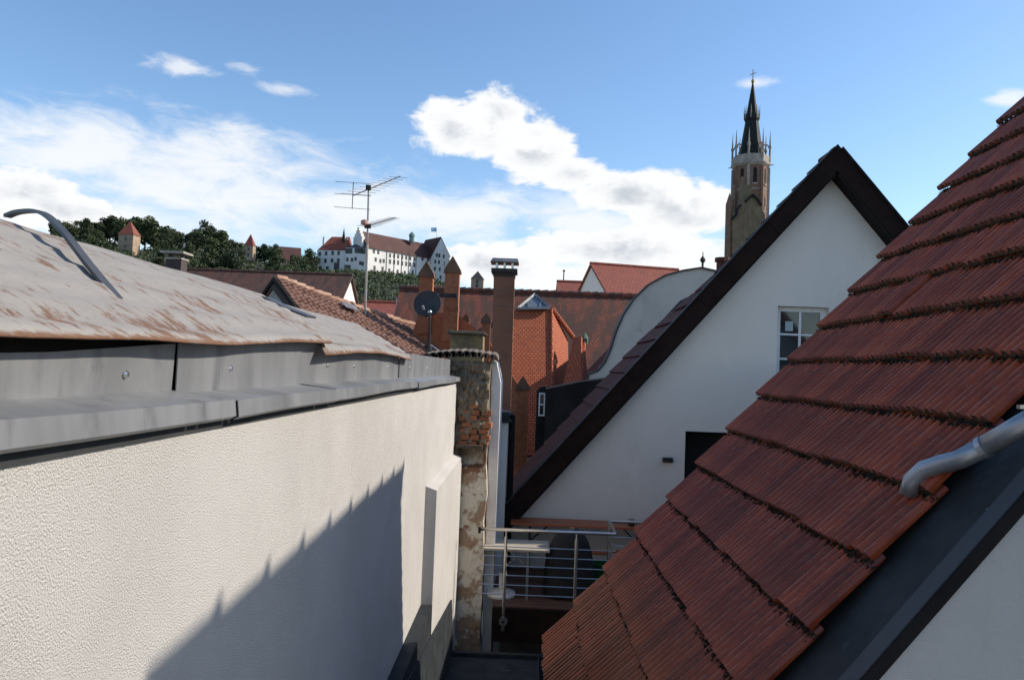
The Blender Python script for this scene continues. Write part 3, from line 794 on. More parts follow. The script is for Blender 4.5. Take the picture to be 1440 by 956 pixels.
# satellite dish
sp = P(601, 427, 22); ds = thing('satellite_dish', 'round dark satellite dish in front of the brick pinnacles', 'satellite dish', sp + Vector((0, .6, -.9)))
db = MB(); i0 = 0; dr = .40; fw = Vector((-.12, -1, .3)).normalized(); ax = fw.cross(Vector((0, 0, 1))).normalized(); ay = ax.cross(fw)
ringv = []
for k in range(6):
    r_ = dr * k / 5
    ringv.append([sp - fw * (.10 * (1 - (k / 5) ** 2)) + ax * r_ * math.cos(j * math.pi / 14) + ay * r_ * math.sin(j * math.pi / 14) for j in range(28)])
for k in range(5):
    for j in range(28): db.poly([ringv[k][j], ringv[k][(j + 1) % 28], ringv[k + 1][(j + 1) % 28], ringv[k + 1][j]] if k else [ringv[0][0], ringv[1][j], ringv[1][(j + 1) % 28]])
do = db.build('reflector', mat('dish_grey', (.022, .022, .026), (.035, .035, .04), .6), ds, smooth=True); do.modifiers.new('t', 'SOLIDIFY').thickness = .012
MB().tube([sp - fw * .1, sp - fw * .35 + Vector((0, 0, -.05)), sp - fw * .35 + Vector((0, 0, -3.2))], .035, 8).build('mast', IRON, ds)
MB().tube([sp - ay * .38, sp + fw * .35 - ay * .3], .016, 6).build('feed_arm', IRON, ds)
MB().tube([sp + fw * .33 - ay * .3, sp + fw * .43 - ay * .24], .035, 8).build('receiver', mat('dish_plastic', (.25, .25, .25), None, .5), ds)

# curved white gable house
cg = thing('curved_gable_house', 'white rendered house with curved volute gable behind the dark verge', 'house', (5, 24, GZ))
cur = [(828, 540), (828, 527), (842, 522), (852, 510), (860, 492), (868, 466), (878, 443), (892, 422), (912, 402), (935, 389), (960, 382), (986, 378)]
pts = [P(x, y, 21) for x, y in cur]; pts = [Vector((q.x, 21, q.z)) for q in pts]
xr = pts[-1].x
full = pts + [Vector((2 * xr - q.x, 21, q.z)) for q in pts[::-1][1:]]
MB().extr([Vector((full[0].x, 21, GZ))] + full + [Vector((full[-1].x, 21, GZ))], (0, .4, 0)).build('gable_wall', mat('grey_white_render', (.47, .44, .40), (.40, .375, .34), .9, vscale=.8, c3=(.33, .31, .28), c3scale=2.2, spec=.2), cg)
cb = MB()
for p, q in zip(full, full[1:]):
    d_ = (q - p).normalized(); w_ = Vector((-d_.z, 0, d_.x)) * .05
    cb.hexa([p + Vector((0, -.05, 0)), q + Vector((0, -.05, 0)), q + Vector((0, .45, 0)), p + Vector((0, .45, 0)), p + w_ + Vector((0, -.05, 0)), q + w_ + Vector((0, -.05, 0)), q + w_ + Vector((0, .45, 0)), p + w_ + Vector((0, .45, 0))])
cb.build('gable_coping', mat('lead_coping', (.06, .055, .05), (.04, .04, .04), .6, .3), cg)
zrg = pts[-1].z - .35
for s_ in (-1, 1):
    e = Vector((xr + s_ * 3.0, 21.45, zrg - 3.3)); 
    roof_face('roof', OLDRED_T, cg, [e, e + Vector((0, 9, 0)), Vector((xr, 30.45, zrg)), Vector((xr, 21.45, zrg))], .1)
MB().box(xr - 2.8, xr + 2.8, 21.5, 30.3, GZ, zrg - 3.4).build('wall', STUCCO_F, cg)
fp = P(988, 376, 21.2)
MB().lathe([(.03, -.1), (.03, .12), (.07, .17), (.075, .22), (.03, .28), (.012, .32), (.012, .42)], fp, 8).build('finial', IRON, cg)

# ------------------------------------------------------------------ old brown tiled roof with broken ridge
ot = thing('old_brown_tiled_house', 'old house with sagging brown tiled roof under the aerial mast', 'house', (-6, 22, GZ))
Aa, Bb = P(388, 390, 21), P(628, 470, 26)
Cc = P(646, 508, 24.2)
u_ = (Bb - Aa).normalized(); v_ = (Cc - Bb); v_ = (v_ - u_ * v_.dot(u_)).normalized()       # v_ runs down the slope
n_ = u_.cross(v_); n_ = n_ if n_.z > 0 else -n_
L_ = (Bb - Aa).length; W_ = 3.6
TB = MB(); rowl = .165; tw = .19
vert_drop = v_
for r_ in range(int(W_ / rowl)):
    for c_ in range(int(L_ / tw)):
        x0 = c_ * tw + (r_ % 2) * .02; sag = -.10 * math.sin(min(1, x0 / L_) * math.pi) + .03 * noise.noise((x0 * .9, r_ * .5, 3))
        o0 = Aa + u_ * x0 + vert_drop * (r_ * rowl) + n_ * (sag + random.uniform(-.008, .008))
        a = u_ * (tw * .93); b = vert_drop * (rowl * 1.25)
        lift = n_ * .045
        i = len(TB.v)
        TB.v += [o0, o0 + a * .5 + n_ * .035, o0 + a, o0 + b + lift, o0 + b + a * .5 + lift + n_ * .04, o0 + b + a + lift, o0 + b + n_ * .005, o0 + b + a + n_ * .005]
        TB.f += [[i, i + 1, i + 4, i + 3], [i + 1, i + 2, i + 5, i + 4], [i + 3, i + 4, i + 5, i + 7, i + 6]]
me = bpy.data.meshes.new('tile_field'); me.from_pydata([tuple(v) for v in TB.v], [], TB.f)
OLDBR = mat('old_brown_tile', (.27, .15, .11), (.20, .105, .078), .85, vscale=2.5, c3=(.12, .07, .05), c3scale=5, c3lo=.52, c3hi=.7, bump=.3, bscale=30)
me.materials.append(OLDBR)
tf = link('tile_field', me, ot); tf['kind'] = 'stuff'
under = [Aa - n_ * .16, Bb - n_ * .16, Bb + v_ * W_ - n_ * .10, Aa + v_ * W_ - n_ * .10]
MB().extr(under, -n_ * .15).build('roof_deck', mat('roof_deck', (.05, .035, .03), None, .9), ot)
back = Vector((-v_.x, -v_.y, v_.z)).normalized()
MB().extr([Aa - n_ * .1, Bb - n_ * .1, Bb + back * 3.4 - n_ * .1, Aa + back * 3.4 - n_ * .1], (0, 0, -.12)).build('roof', OLDBR, ot)
rdg = MB(); nR = int(L_ / .30)
for k in range(nR):
    x0 = k * .30; sag = -.10 * math.sin(x0 / L_ * math.pi)
    p = Aa + u_ * x0 + n_ * (sag + random.uniform(-.01, .02)); rdg.tube([p, p + u_ * .33 + Vector((0, 0, .02))], [.085, .105], 7)
rdg.build('ridge_tiles', mat('ridge_mortar', (.42, .27, .19), (.28, .15, .10), .9, vscale=3, c3=(.5, .44, .36), c3scale=4), ot)
# gable wall and verge boards of its near end
v0 = Aa + v_ * W_; v1 = Aa + back * 3.2
MB().extr([Aa + Vector((0, 0, -.25)), v0 + Vector((0, 0, -.2)), Vector((v0.x, v0.y, GZ)), Vector((v1.x, v1.y, GZ)), v1 + Vector((0, 0, -.2))], u_ * .3).build('gable_wall', mat('grey_plaster', (.30, .28, .25), (.22, .2, .18), .9, vscale=2), ot)
for e in (v0, v1): MB().beam(Aa - u_ * .06 + n_ * .02 + Vector((0, 0, -.08)), e - u_ * .06 + Vector((0, 0, -.06)), .06, .11, (0, 0, 1)).build('verge_board', BLACK, ot)
MB().extr([Bb - n_ * .2, Bb + v_ * W_ - n_ * .2, up(Bb + v_ * W_, GZ), up(Bb + back * 3.2, GZ), Bb + back * 3.2 - n_ * .2], -u_ * .3).build('gable_wall', STUCCO_F, ot)
for c0 in (0.30, 0.69):                       # odd replacement tiles
    o0 = Aa + u_ * (L_ * c0) + v_ * (.35 if c0 < .5 else 1.5) + n_ * .06
    MB().extr([o0, o0 + u_ * .5, o0 + u_ * .5 + v_ * .34, o0 + v_ * .34], n_ * .02).build('patch_tile', mat('patch', (.12, .11, .12), (.2, .2, .22), .6), ot)

# aerial mast
an = thing('aerial_mast', 'tall aerial mast with two television antennas on the brown roof', 'antenna', P(515, 440, 23))
m0, m1 = P(514, 446, 23), P(518.5, 261, 23)
m1.y = m0.y = 23
MB().tube([m0 - Vector((0, 0, 1.0)), m0.lerp(m1, .55)], .036, 8).build('mast', mat('galvanised_rusty', (.30, .25, .21), (.36, .36, .35), .5, .6, vscale=1.5), an)
MB().tube([m0.lerp(m1, .55), m1], .027, 8).build('mast_top', ZINC, an)


def yagi(p, q, n, l0, l1, refl):
    b = MB().tube([p, q], .017, 6).build('boom', IRON, an)
    d = (q - p).normalized(); s_ = d.cross(Vector((0, 0, 1))).normalized()
    s_ = (s_ * .8 + Vector((.6, .1, -.12))).normalized()
    for k in range(n):
        c_ = p.lerp(q, (k + .5) / n); l = l0 + (l1 - l0) * k / n
        MB().tube([c_ - s_ * l / 2, c_ + s_ * l / 2], .006, 5).build('element', STEEL, b)
    if refl:
        for dz in (-.38, .02, .38):
            c_ = p + Vector((-.02, 0, dz)); MB().tube([c_ - s_ * l0 * .6, c_ + s_ * l0 * .6], .008, 5).build('reflector_rod', STEEL, b)
        MB().tube([p + Vector((-.02, 0, -.4)), p + Vector((-.02, 0, .4))], .012, 6).build('reflector_bar', IRON, b)


yagi(P(497, 275, 22.9), P(563, 248, 24.5), 9, 1.0, .6, True)
yagi(P(513, 319, 22.9), P(556, 306, 24.5), 13, .55, .35, False)
j = P(517, 318, 22.9); MB().box(j.x - .09, j.x + .09, 22.85, 22.98, j.z - .06, j.z + .06).build('clamp_box', IRON, an)
j = P(518, 264, 22.9); MB().box(j.x - .07, j.x + .07, 22.85, 22.98, j.z - .07, j.z + .07).build('clamp_box', IRON, an)
j = P(513, 313, 22.8); MB().lathe([(.01, -.1), (.12, -.05), (.12, .05), (.01, .1)], j, 10).build('small_dome', mat('faded_red', (.5, .3, .26), (.42, .24, .2), .6), an)

# ------------------------------------------------------------------ rendered house at left
lh = thing('rendered_left_house', 'white rough rendered house wall with zinc coping and rusty sheet roof', 'house', (-3, 4, GZ))
XW = -0.90
MB().box(-6, XW, -2.5, 10.2, GZ, -.135).build('wall', STUCCO, lh)
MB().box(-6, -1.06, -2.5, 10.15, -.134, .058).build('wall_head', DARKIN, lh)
pj = MB().hexa([(XW + .002, 7.35, GZ), (XW + .105, 7.35, GZ), (XW + .105, 10.19, GZ), (XW + .002, 10.19, GZ), (XW + .002, 7.33, -1.11), (XW + .105, 7.35, -1.15), (XW + .105, 10.19, -1.15), (XW + .002, 10.19, -1.11)])
pj.build('wall_offset', STUCCO, lh)
ZP = [(-2, -.03), (1.34, -.016), (2.2, .04), (3.43, .108), (10.3, .107)]
seg = [(-2.4, 2.2), (2.208, 3.43), (3.44, 6.1), (6.115, 10.24)]
for k, (y0, y1) in enumerate(seg):
    cpz = MB(); ny = 8
    dx = .006 * (k % 2); prev = None
    for i in range(ny + 1):
        y = y0 + (y1 - y0) * i / ny
        wob = .004 * math.sin(y * 2.3 + k)
        zt_ = lerp_table(ZP, y)
        zo = -.006 * (k % 2)
        ys = y + (.09 * (y1 > 3 or 1) if i in (0, ny) else 0)      # the ledge joints are cut skew
        yl = y + (.11 if (i == ny and k < 3) or (i == 0 and k > 0) else 0)
        cur_ = [Vector((-1.0 + dx, y, zt_)), Vector((-1.0 + dx + wob, y, -.095 + zo)), Vector((-.862 + dx, yl, -.116 + zo + wob)), Vector((-.857 + dx, yl, -.160 + zo + wob)), Vector((-.872 + dx, yl, -.168 + zo + wob))]
        if prev:
            for a, b, c, d in zip(prev, prev[1:], cur_[1:], cur_): cpz.poly([a, b, c, d])
        prev = cur_
    co_ = cpz.build('zinc_coping', ZINC, lh); so = co_.modifiers.new('t', 'SOLIDIFY'); so.thickness = .004; so.offset = -1
    ysc = {0: [.6, 1.42, 1.93], 1: [2.6], 2: [3.9, 4.5, 5.6], 3: [6.6, 7.8, 9.4]}[k]
    for y in ysc:
        zz = -.095 + .42 * (lerp_table(ZP, y) + .095)
        MB().tube([(-1.0 + dx, y, zz), (-.994 + dx, y, zz), (-.988 + dx, y, zz)], [.011, .011, .006], 8).build('screw', STEEL, co_)
MB().box(-.899, -.893, -2, 10.18, -.20, -.137).build('under_flashing', DARKZINC, lh)
for y in (2.05, 2.12, 3.3, 2.35): MB().tube([(-.893, y, -.185), (-.889, y, -.185)], .006, 6).build('rivet', STEEL, lh)

RUST = bpy.data.materials.new('rusty_sheet'); RUST.use_nodes = True
t = NT(RUST.node_tree); bs = t.n('ShaderNodeBsdfPrincipled'); ou = t.n('ShaderNodeOutputMaterial'); t.t.links.new(bs.outputs[0], ou.inputs[0])
co = t.n('ShaderNodeTexCoord').outputs['Object']; sp_ = t.n('ShaderNodeSeparateXYZ'); t.put(sp_.inputs[0], co)
grey = t.mix(t.m('ADD', t.m('MULTIPLY', t.noise(co, 5, 8, .65), .6), t.m('MULTIPLY', t.noise(co, 90, 4, .7), .4)), (.33, .315, .295), (.17, .16, .145))
stre = t.noise(t.scale(co, 4.0, 9, 4.0), 1.0, 6, .6, .3)
pat = t.ramp(t.m('ADD', t.m('MULTIPLY', t.noise(t.scale(co, 7, 16, 7), 1.0, 9, .72, .2), .7), t.m('MULTIPLY', t.noise(co, 1.6, 4, .5), .45)), .605, .67)
edge = t.ramp(t.m('ADD', sp_.outputs[0], t.m('MULTIPLY', t.m('SUBTRACT', t.noise(co, 26, 6, .6), .5), .06)), -.952, -.934)
rcol = t.mix(t.noise(co, 40, 5, .6), (.20, .085, .035), (.07, .04, .026))
cl = t.mix(t.m('MAXIMUM', t.m('MULTIPLY', pat, .85), t.m('MULTIPLY', edge, .9)), grey, rcol)
cl = t.mix(t.m('MULTIPLY', t.ramp(stre, .58, .75), .35), cl, (.22, .2, .18))
t.put(bs.inputs['Base Color'], cl); bs.inputs['Roughness'].default_value = .85; bs.inputs['Metallic'].default_value = 0; bs.inputs['Specular IOR Level'].default_value = .2
bp = t.n('ShaderNodeBump'); bp.inputs['Strength'].default_value = .35; bp.inputs['Distance'].default_value = .01
t.put(bp.inputs['Height'], t.noise(t.scale(co, 1, .4, 1), 30, 5, .6)); t.t.links.new(bp.outputs[0], bs.inputs['Normal'])

ZE = [(-2, .03), (1.4, .03), (2.3, .045), (3.2, .09), (3.7, .105), (6.4, .11), (10, .11)]


def sheet(y0, e0, y1, e1, dz, nm, droop=0.0):
    b = MB(); nt, ny = 26, 60; g_ = []
    for i in range(nt + 1):
        t_ = i / nt * 1.25
        rowv = []
        for j in range(ny + 1):
            f = j / ny; ya = y0 + e0 * t_; yb = y1 + e1 * t_; y = ya + (yb - ya) * f
            ze_ = lerp_table(ZE, y); tt = min(t_, 1.0)
            x = -.93 - t_ * 1.02; z = ze_ + tt * (.49 - ze_) + .012 * math.sin(math.pi * tt) - (t_ - tt) * .9 * .4
            z += .009 * math.sin(t_ * 42 + .5 * math.sin(y)) * (1 - tt * .7) + .011 * noise.noise((t_ * 2.6, y * 1.3, 1)) + .002 * noise.noise((t_ * 9, y * 5, 2)) + dz
            if t_ < .08: z -= .003 * (1 - t_ / .08) + droop * max(0, math.sin(y * 2.2)) * (1 - t_ / .08)
            rowv.append(Vector((x + .008 * noise.noise((y * 2, t_, 5)), y, z)))
        g_.append(rowv)
    for i in range(nt):
        for j in range(ny): b.poly([g_[i][j], g_[i][j + 1], g_[i + 1][j + 1], g_[i + 1][j]])
    o = b.build(nm, RUST, lh, smooth=True); s_ = o.modifiers.new('t', 'SOLIDIFY'); s_.thickness = .006; s_.offset = -1
    return o


sheet(-2.2, 0, 3.72, 1.9, 0, 'roof_sheet')
sheet(3.60, 1.75, 6.35, 2.4, -.028, 'roof_sheet', .03)


def strap(name, label, pts, w):
    s_ = MB(); pts = [Vector(p) for p in pts]
    fine = []
    for k in range(len(pts) - 1):
        p0 = pts[max(k - 1, 0)]; p1 = pts[k]; p2 = pts[k + 1]; p3 = pts[min(k + 2, len(pts) - 1)]
        for q in range(5):
            t_ = q / 5; fine.append(.5 * ((2 * p1) + (p2 - p0) * t_ + (2 * p0 - 5 * p1 + 4 * p2 - p3) * t_ ** 2 + (3 * p1 - p0 - 3 * p2 + p3) * t_ ** 3))
    fine.append(pts[-1])
    wv = Vector((.35, .94, 0)) * w / 2
    th = .006
    for p, q in zip(fine, fine[1:]):
        nrm = (q - p).cross(wv).normalized() * th
        if nrm.z < 0: nrm = -nrm
        s_.hexa([p - wv - nrm, p + wv - nrm, q + wv - nrm, q - wv - nrm, p - wv + nrm, p + wv + nrm, q + wv + nrm, q - wv + nrm])
    o = s_.build(name, mat('strap_grey', (.05, .052, .056), (.085, .088, .092), .5, .3), None)
    return tag(o, label, 'metal strap')


strap('bent_metal_strap', 'bent grey metal strap arching over the rusty roof sheet', [P(10, 304, 2.93), P(28, 298, 2.88), P(58, 299, 2.78), P(86, 322, 2.62), P(125, 372, 2.42), P(166, 421, 2.26)], .03)
strap('fallen_metal_strip', 'short grey metal strip lying where the two roof sheets overlap', [P(358, 416, 5.2), P(378, 420, 5.0), P(400, 431, 4.8), P(438, 446, 4.55)], .09)

# dark flashing along the wall foot and the metal gutter
gt = thing('box_gutter', 'dark sheet metal gutter floor between the two houses', 'gutter', (-.2, 7, -3.4))
MB().hexa([(XW + .108, 3.5, -3.34), (XW + .16, 3.5, -3.34), (XW + .16, 9.3, -3.34), (XW + .108, 9.3, -3.34), (XW + .108, 3.5, -2.0), (XW + .125, 3.5, -2.0), (XW + .125, 9.3, -2.72), (XW + .108, 9.3, -2.72)]).build('wall_flashing', TAR, gt)
MB().box(XW + .002, XW + .107, 3.5, 7.34, -3.34, -2.2).build('wall_flashing', TAR, gt)
MB().box(XW + .1, .75, 3.5, 9.3, -3.42, -3.345).build('gutter_floor', TAR, gt)
MB().box(XW + .1, .62, 9.22, 9.3, -3.344, -3.30).build('front_lip', TAR, gt)
MB().box(XW + .1, .75, 9.0, 9.28, GZ, -3.43).build('support_wall', mat('old_wall', (.25, .22, .18), (.15, .13, .11), .9), gt)

# ------------------------------------------------------------------ ruined wall stub
rw = thing('ruined_wall', 'crumbling old wall end with bare brick and flaking cream plaster', 'wall', (-.68, 10.4, GZ))
RW = bpy.data.materials.new('crumbling_plaster'); RW.use_nodes = True
t = NT(RW.node_tree); bs = t.n('ShaderNodeBsdfPrincipled'); ou = t.n('ShaderNodeOutputMaterial'); t.t.links.new(bs.outputs[0], ou.inputs[0])
co = t.n('ShaderNodeTexCoord').outputs['Object']; sp_ = t.n('ShaderNodeSeparateXYZ'); t.put(sp_.inputs[0], co)
zz = t.m('ADD', sp_.outputs[2], t.m('MULTIPLY', t.m('SUBTRACT', t.noise(co, 4, 5, .6), .5), .5))
mort = t.mix(t.noise(t.scale(co, 1, 1, .5), 22, 7, .7), (.36, .29, .20), (.04, .03, .022))
plas = t.mix(t.ramp(t.noise(co, 5, 7, .65), .46, .56), (.68, .60, .47), (.36, .24, .15))
plas = t.mix(t.ramp(t.noise(co, 2.6, 5, .6), .60, .66), plas, (.24, .11, .06))
t.put(bs.inputs['Base Color'], t.mix(t.ramp(zz, -1.25, -1.0), plas, mort)); bs.inputs['Roughness'].default_value = .95
bp = t.n('ShaderNodeBump'); bp.inputs['Strength'].default_value = .8; bp.inputs['Distance'].default_value = .02
t.put(bp.inputs['Height'], t.noise(co, 18, 8, .7)); t.t.links.new(bp.outputs[0], bs.inputs['Normal'])
x0, x1, yw = -1.25, -.47, 10.26
b = MB(); nx, nz = 28, 110; zt_, zb_ = .10, -4.4
gr = []
for i in range(nz + 1):
    z = zb_ + (zt_ - zb_) * i / nz; rowv = []
    for j in range(nx + 1):
        x = x0 + (x1 - x0) * j / nx
        rough = .014 + .075 * sstep(-1.3, -.9, z)
        d = rough * (noise.noise((x * 9, z * 9, 0)) + .6 * noise.noise((x * 23, z * 23, 4)))
        if -1.27 < z < -1.0 and .5 < (x - x0) / (x1 - x0) < .93: d -= .13          # niche
        ex = .014 * noise.noise((z * 5, 7, j)) + (.03 * noise.noise((z * 2.2, 3, 0)) if j == nx else 0)
        rowv.append(Vector((x + ex, yw - d, z)))
    gr.append(rowv)
for i in range(nz):
    for j in range(nx): b.poly([gr[i][j], gr[i][j + 1], gr[i + 1][j + 1], gr[i + 1][j]])
for i in range(nz):
    a, c_ = gr[i][nx], gr[i + 1][nx]
    b.poly([a, Vector((a.x, 10.75, a.z)), Vector((c_.x, 10.75, c_.z)), c_])
    a, c_ = gr[i][0], gr[i + 1][0]
    b.poly([c_, Vector((c_.x, 10.75, c_.z)), Vector((a.x, 10.75, a.z)), a])
b.poly([gr[nz][0], gr[nz][nx], Vector((x1, 10.75, zt_)), Vector((x0, 10.75, zt_))])
b.build('wall', RW, rw)
MB().box(x0 + .03, x1 - .03, 10.32, 10.74, GZ, zb_ - .002).build('wall_base', STUCCO_F, rw)
bz = -.52
for r_ in range(7):
    for c_ in range(3):
        if random.random() < .2: continue
        w = random.uniform(.10, .14); x = -.85 + c_ * .135 + (r_ % 2) * .03; h = random.uniform(.055, .07)
        z = bz - r_ * .082; d = random.uniform(-.012, .018)
        bb = MB().hexa([(x + random.uniform(-.012, .012) + sx * w, yw - d - .02 * (sy == 0) + sy * .12, z + sz * h + random.uniform(-.01, .01)) for sz in (0, 1) for sx, sy in ((0, 0), (.93, 0), (.93, 1), (0, 1))])
        bb.build('brick', BRICK, rw, bevel=.008)
MB().box(-.87, x1 - .06, 10.12, 10.4, -1.03, -.985).build('niche_ledge', mat('niche', (.09, .06, .04), (.05, .04, .03), .9), rw)
for k in range(11):                              # half round coping tiles laid across the top
    x = -1.30 + k * .086; z = .105 + .05 * math.sin(k * .28); tl = MB()
    r_ = .078; pa = []
    for q in range(7):
        a = math.pi * q / 6
        pa.append((x + r_ * math.cos(a) * .9, r_ * math.sin(a)))
    lean = random.uniform(-.02, .02)
    for q in range(6):
        (xa, za), (xb, zb2) = pa[q], pa[q + 1]
        tl.hexa([(xa, yw - .07, z + za - .012), (xb, yw - .07, z + zb2 - .012), (xb + lean, 10.8, z + zb2 + .03), (xa + lean, 10.8, z + za + .03), (xa, yw - .07, z + za), (xb, yw - .07, z + zb2), (xb + lean, 10.8, z + zb2 + .045), (xa + lean, 10.8, z + za + .045)])
    tl.build('coping_tile', mat('old_coping_tile', (.15, .115, .085), (.09, .075, .06), .95, vscale=9, rnd=.3), rw)
# little pole with ball standing on it
pb = thing('ball_topped_pole', 'thin pole with a shiny ball standing on the coping tiles', 'pole', P(604, 494, 10.5))
a, c_ = P(604, 494, 10.5), P(604.5, 441, 10.5)
MB().tube([a + Vector((0, 0, -.05)), c_], .012, 8).build('pole', IRON, pb)
MB().lathe([(.002, -.03), (.02, -.022), (.03, 0), (.02, .022), (.002, .03)], c_ + Vector((0, 0, .02)), 10).build('ball', STEEL, pb, smooth=True)
MB().lathe([(.03, -.03), (.03, .0), (.015, .08)], a, 8).build('foot', IRON, pb)

# white wall piers behind the ruin
wp = thing('white_wall_pier', 'narrow white rendered wall beside the ruined wall end', 'wall', (-.4, 10.9, GZ))
MB().extr([(-.46, 10.5, GZ), (-.335, 10.5, GZ), (-.335, 10.5, -.18), (-.40, 10.5, .10), (-.46, 10.5, .13)], (0, 1.0, 0)).build('pier', WHITE, wp)
wq = thing('capped_white_pier', 'white rendered pier with dark sheet metal cap at the terrace corner', 'wall', (-.36, 11.7, GZ))
qa, qb = P(692, 594, 11.55).x, P(714, 594, 11.55).x; qz = P(703, 594, 11.55).z
MB().box(qa, qb, 11.55, 12.2, GZ, qz).build('pier', STUCCO_F, wq)
MB().box(qa - .05, qb + .05, 11.5, 12.25, qz + .003, qz + .045).build('cap', DARKZINC, wq)
MB().box(qa - .02, qb + .02, 11.55, 12.2, qz + .048, qz + .15).build('cap', DARKZINC, wq)
MB().tube([(qb + .06, 11.85, qz + .1), (qb + .06, 11.85, -3.2)], .05, 10).build('downpipe', BLACK, wq)

# ------------------------------------------------------------------ white gable house
YG = 12.0
gh = thing('white_gable_house', 'white rendered gable house with dark brown verge boards and small window', 'house', (4.6, 15, GZ))
apx, apz = xz(1178, 236, YG); apx = xz(1178, 204, YG - .27)[0]
slope = math.tan(R(49.3))
xl = xz(716, 720, YG)[0]; half = apx - xl
zl = apz - slope * half
FZ = -2.98                                    # terrace floor level
dx0, dz1 = xz(964, 606, YG); dx1 = dx0 + .95
wx0_, wz1 = xz(1094, 430, YG); wx1_ = xz(1166, 433, YG)[0]; wz0 = wz1 - 1.18
wall_with_holes('gable_wall', STUCCO_F, gh, [(xl, GZ), (apx + half, GZ), (apx + half, zl), (apx, apz), (xl, zl)],
                [[(dx0, FZ + .02), (dx1, FZ + .02), (dx1, dz1), (dx0, dz1)], [(wx0_, wz0), (wx1_, wz0), (wx1_, wz1), (wx0_, wz1)]], YG, .35)
MB().box(xl + .02, xl + .3, YG + .36, YG + 2.1, GZ, zl - .3).build('side_wall', STUCCO_F, gh)
MB().box(apx + half - .3, apx + half - .02, YG + .36, YG + 2.1, GZ, zl - .3).build('side_wall', STUCCO_F, gh)
MB().box(dx0 - .3, dx1 + .3, YG + .36, YG + 2.5, FZ, dz1 + .3).build('door_recess', DARKIN, gh)
MB().box(wx0_ - .2, wx1_ + .2, YG + .36, YG + 1.5, wz0 - .2, wz1 + .2).build('dark_room', DARKIN, gh)
# door frame
for a in ((dx0 + .003, dx0 + .06, FZ + .03, dz1 - .003), (dx1 - .06, dx1 - .003, FZ + .03, dz1 - .003), (dx0 + .062, dx1 - .062, dz1 - .06, dz1 - .003)):
    MB().box(a[0], a[1], YG + .22, YG + .30, a[2], a[3]).build('door_frame', BLACK, gh)
# window
wn = MB()
fw_ = .075; yf = YG + .10
for a in ((wx0_ + .003, wx0_ + fw_, wz0 + .003, wz1 - .003), (wx1_ - fw_ - .02, wx1_ - .003, wz0 + .003, wz1 - .003), (wx0_ + fw_ + .001, wx1_ - fw_ - .021, wz1 - fw_, wz1 - .003), (wx0_ + fw_ + .001, wx1_ - fw_ - .021, wz0 + .003, wz0 + fw_)):
    wn.box(a[0], a[1], yf, yf + .07, a[2], a[3])
wo = wn.build('window', WHITE, gh)
cxm = (wx0_ + wx1_ - .02) / 2; 
MB().box(cxm - .018, cxm + .018, yf + .012, yf + .055, wz0 + fw_ + .001, wz1 - fw_ - .001).build('mullion', WHITE, wo)
for f in (.36, .68):
    zz_ = wz1 - (wz1 - wz0) * f
    for a, b_ in ((wx0_ + fw_ + .001, cxm - .019), (cxm + .019, wx1_ - fw_ - .022)):
        MB().box(a, b_, yf + .014, yf + .05, zz_ - .015, zz_ + .015).build('glazing_bar', WHITE, wo)
zs_ = [wz1 - fw_, wz1 - (wz1 - wz0) * .36, wz1 - (wz1 - wz0) * .68, wz0 + fw_]
for k in range(3):
    for a, b_ in ((wx0_ + fw_, cxm), (cxm, wx1_ - fw_ - .02)):
        MB().box(a + .002, b_ - .002, yf + .028, yf + .034, zs_[k + 1] + .002, zs_[k] - .002).build('pane', GLASS, wo)
pn = xz(1113, 458, YG)
MB().box(pn[0] - .055, pn[0] + .065, yf + .022, yf + .026, pn[1] - .075, pn[1] + .075).build('paper_note', mat('pale_paper', (.35, .42, .42), (.3, .38, .38), .7), wo)
MB().box(wx0_ - .02, wx1_ + .02, YG - .05, YG + .09, wz0 - .035, wz0 - .003).build('sill', ZINC, gh)
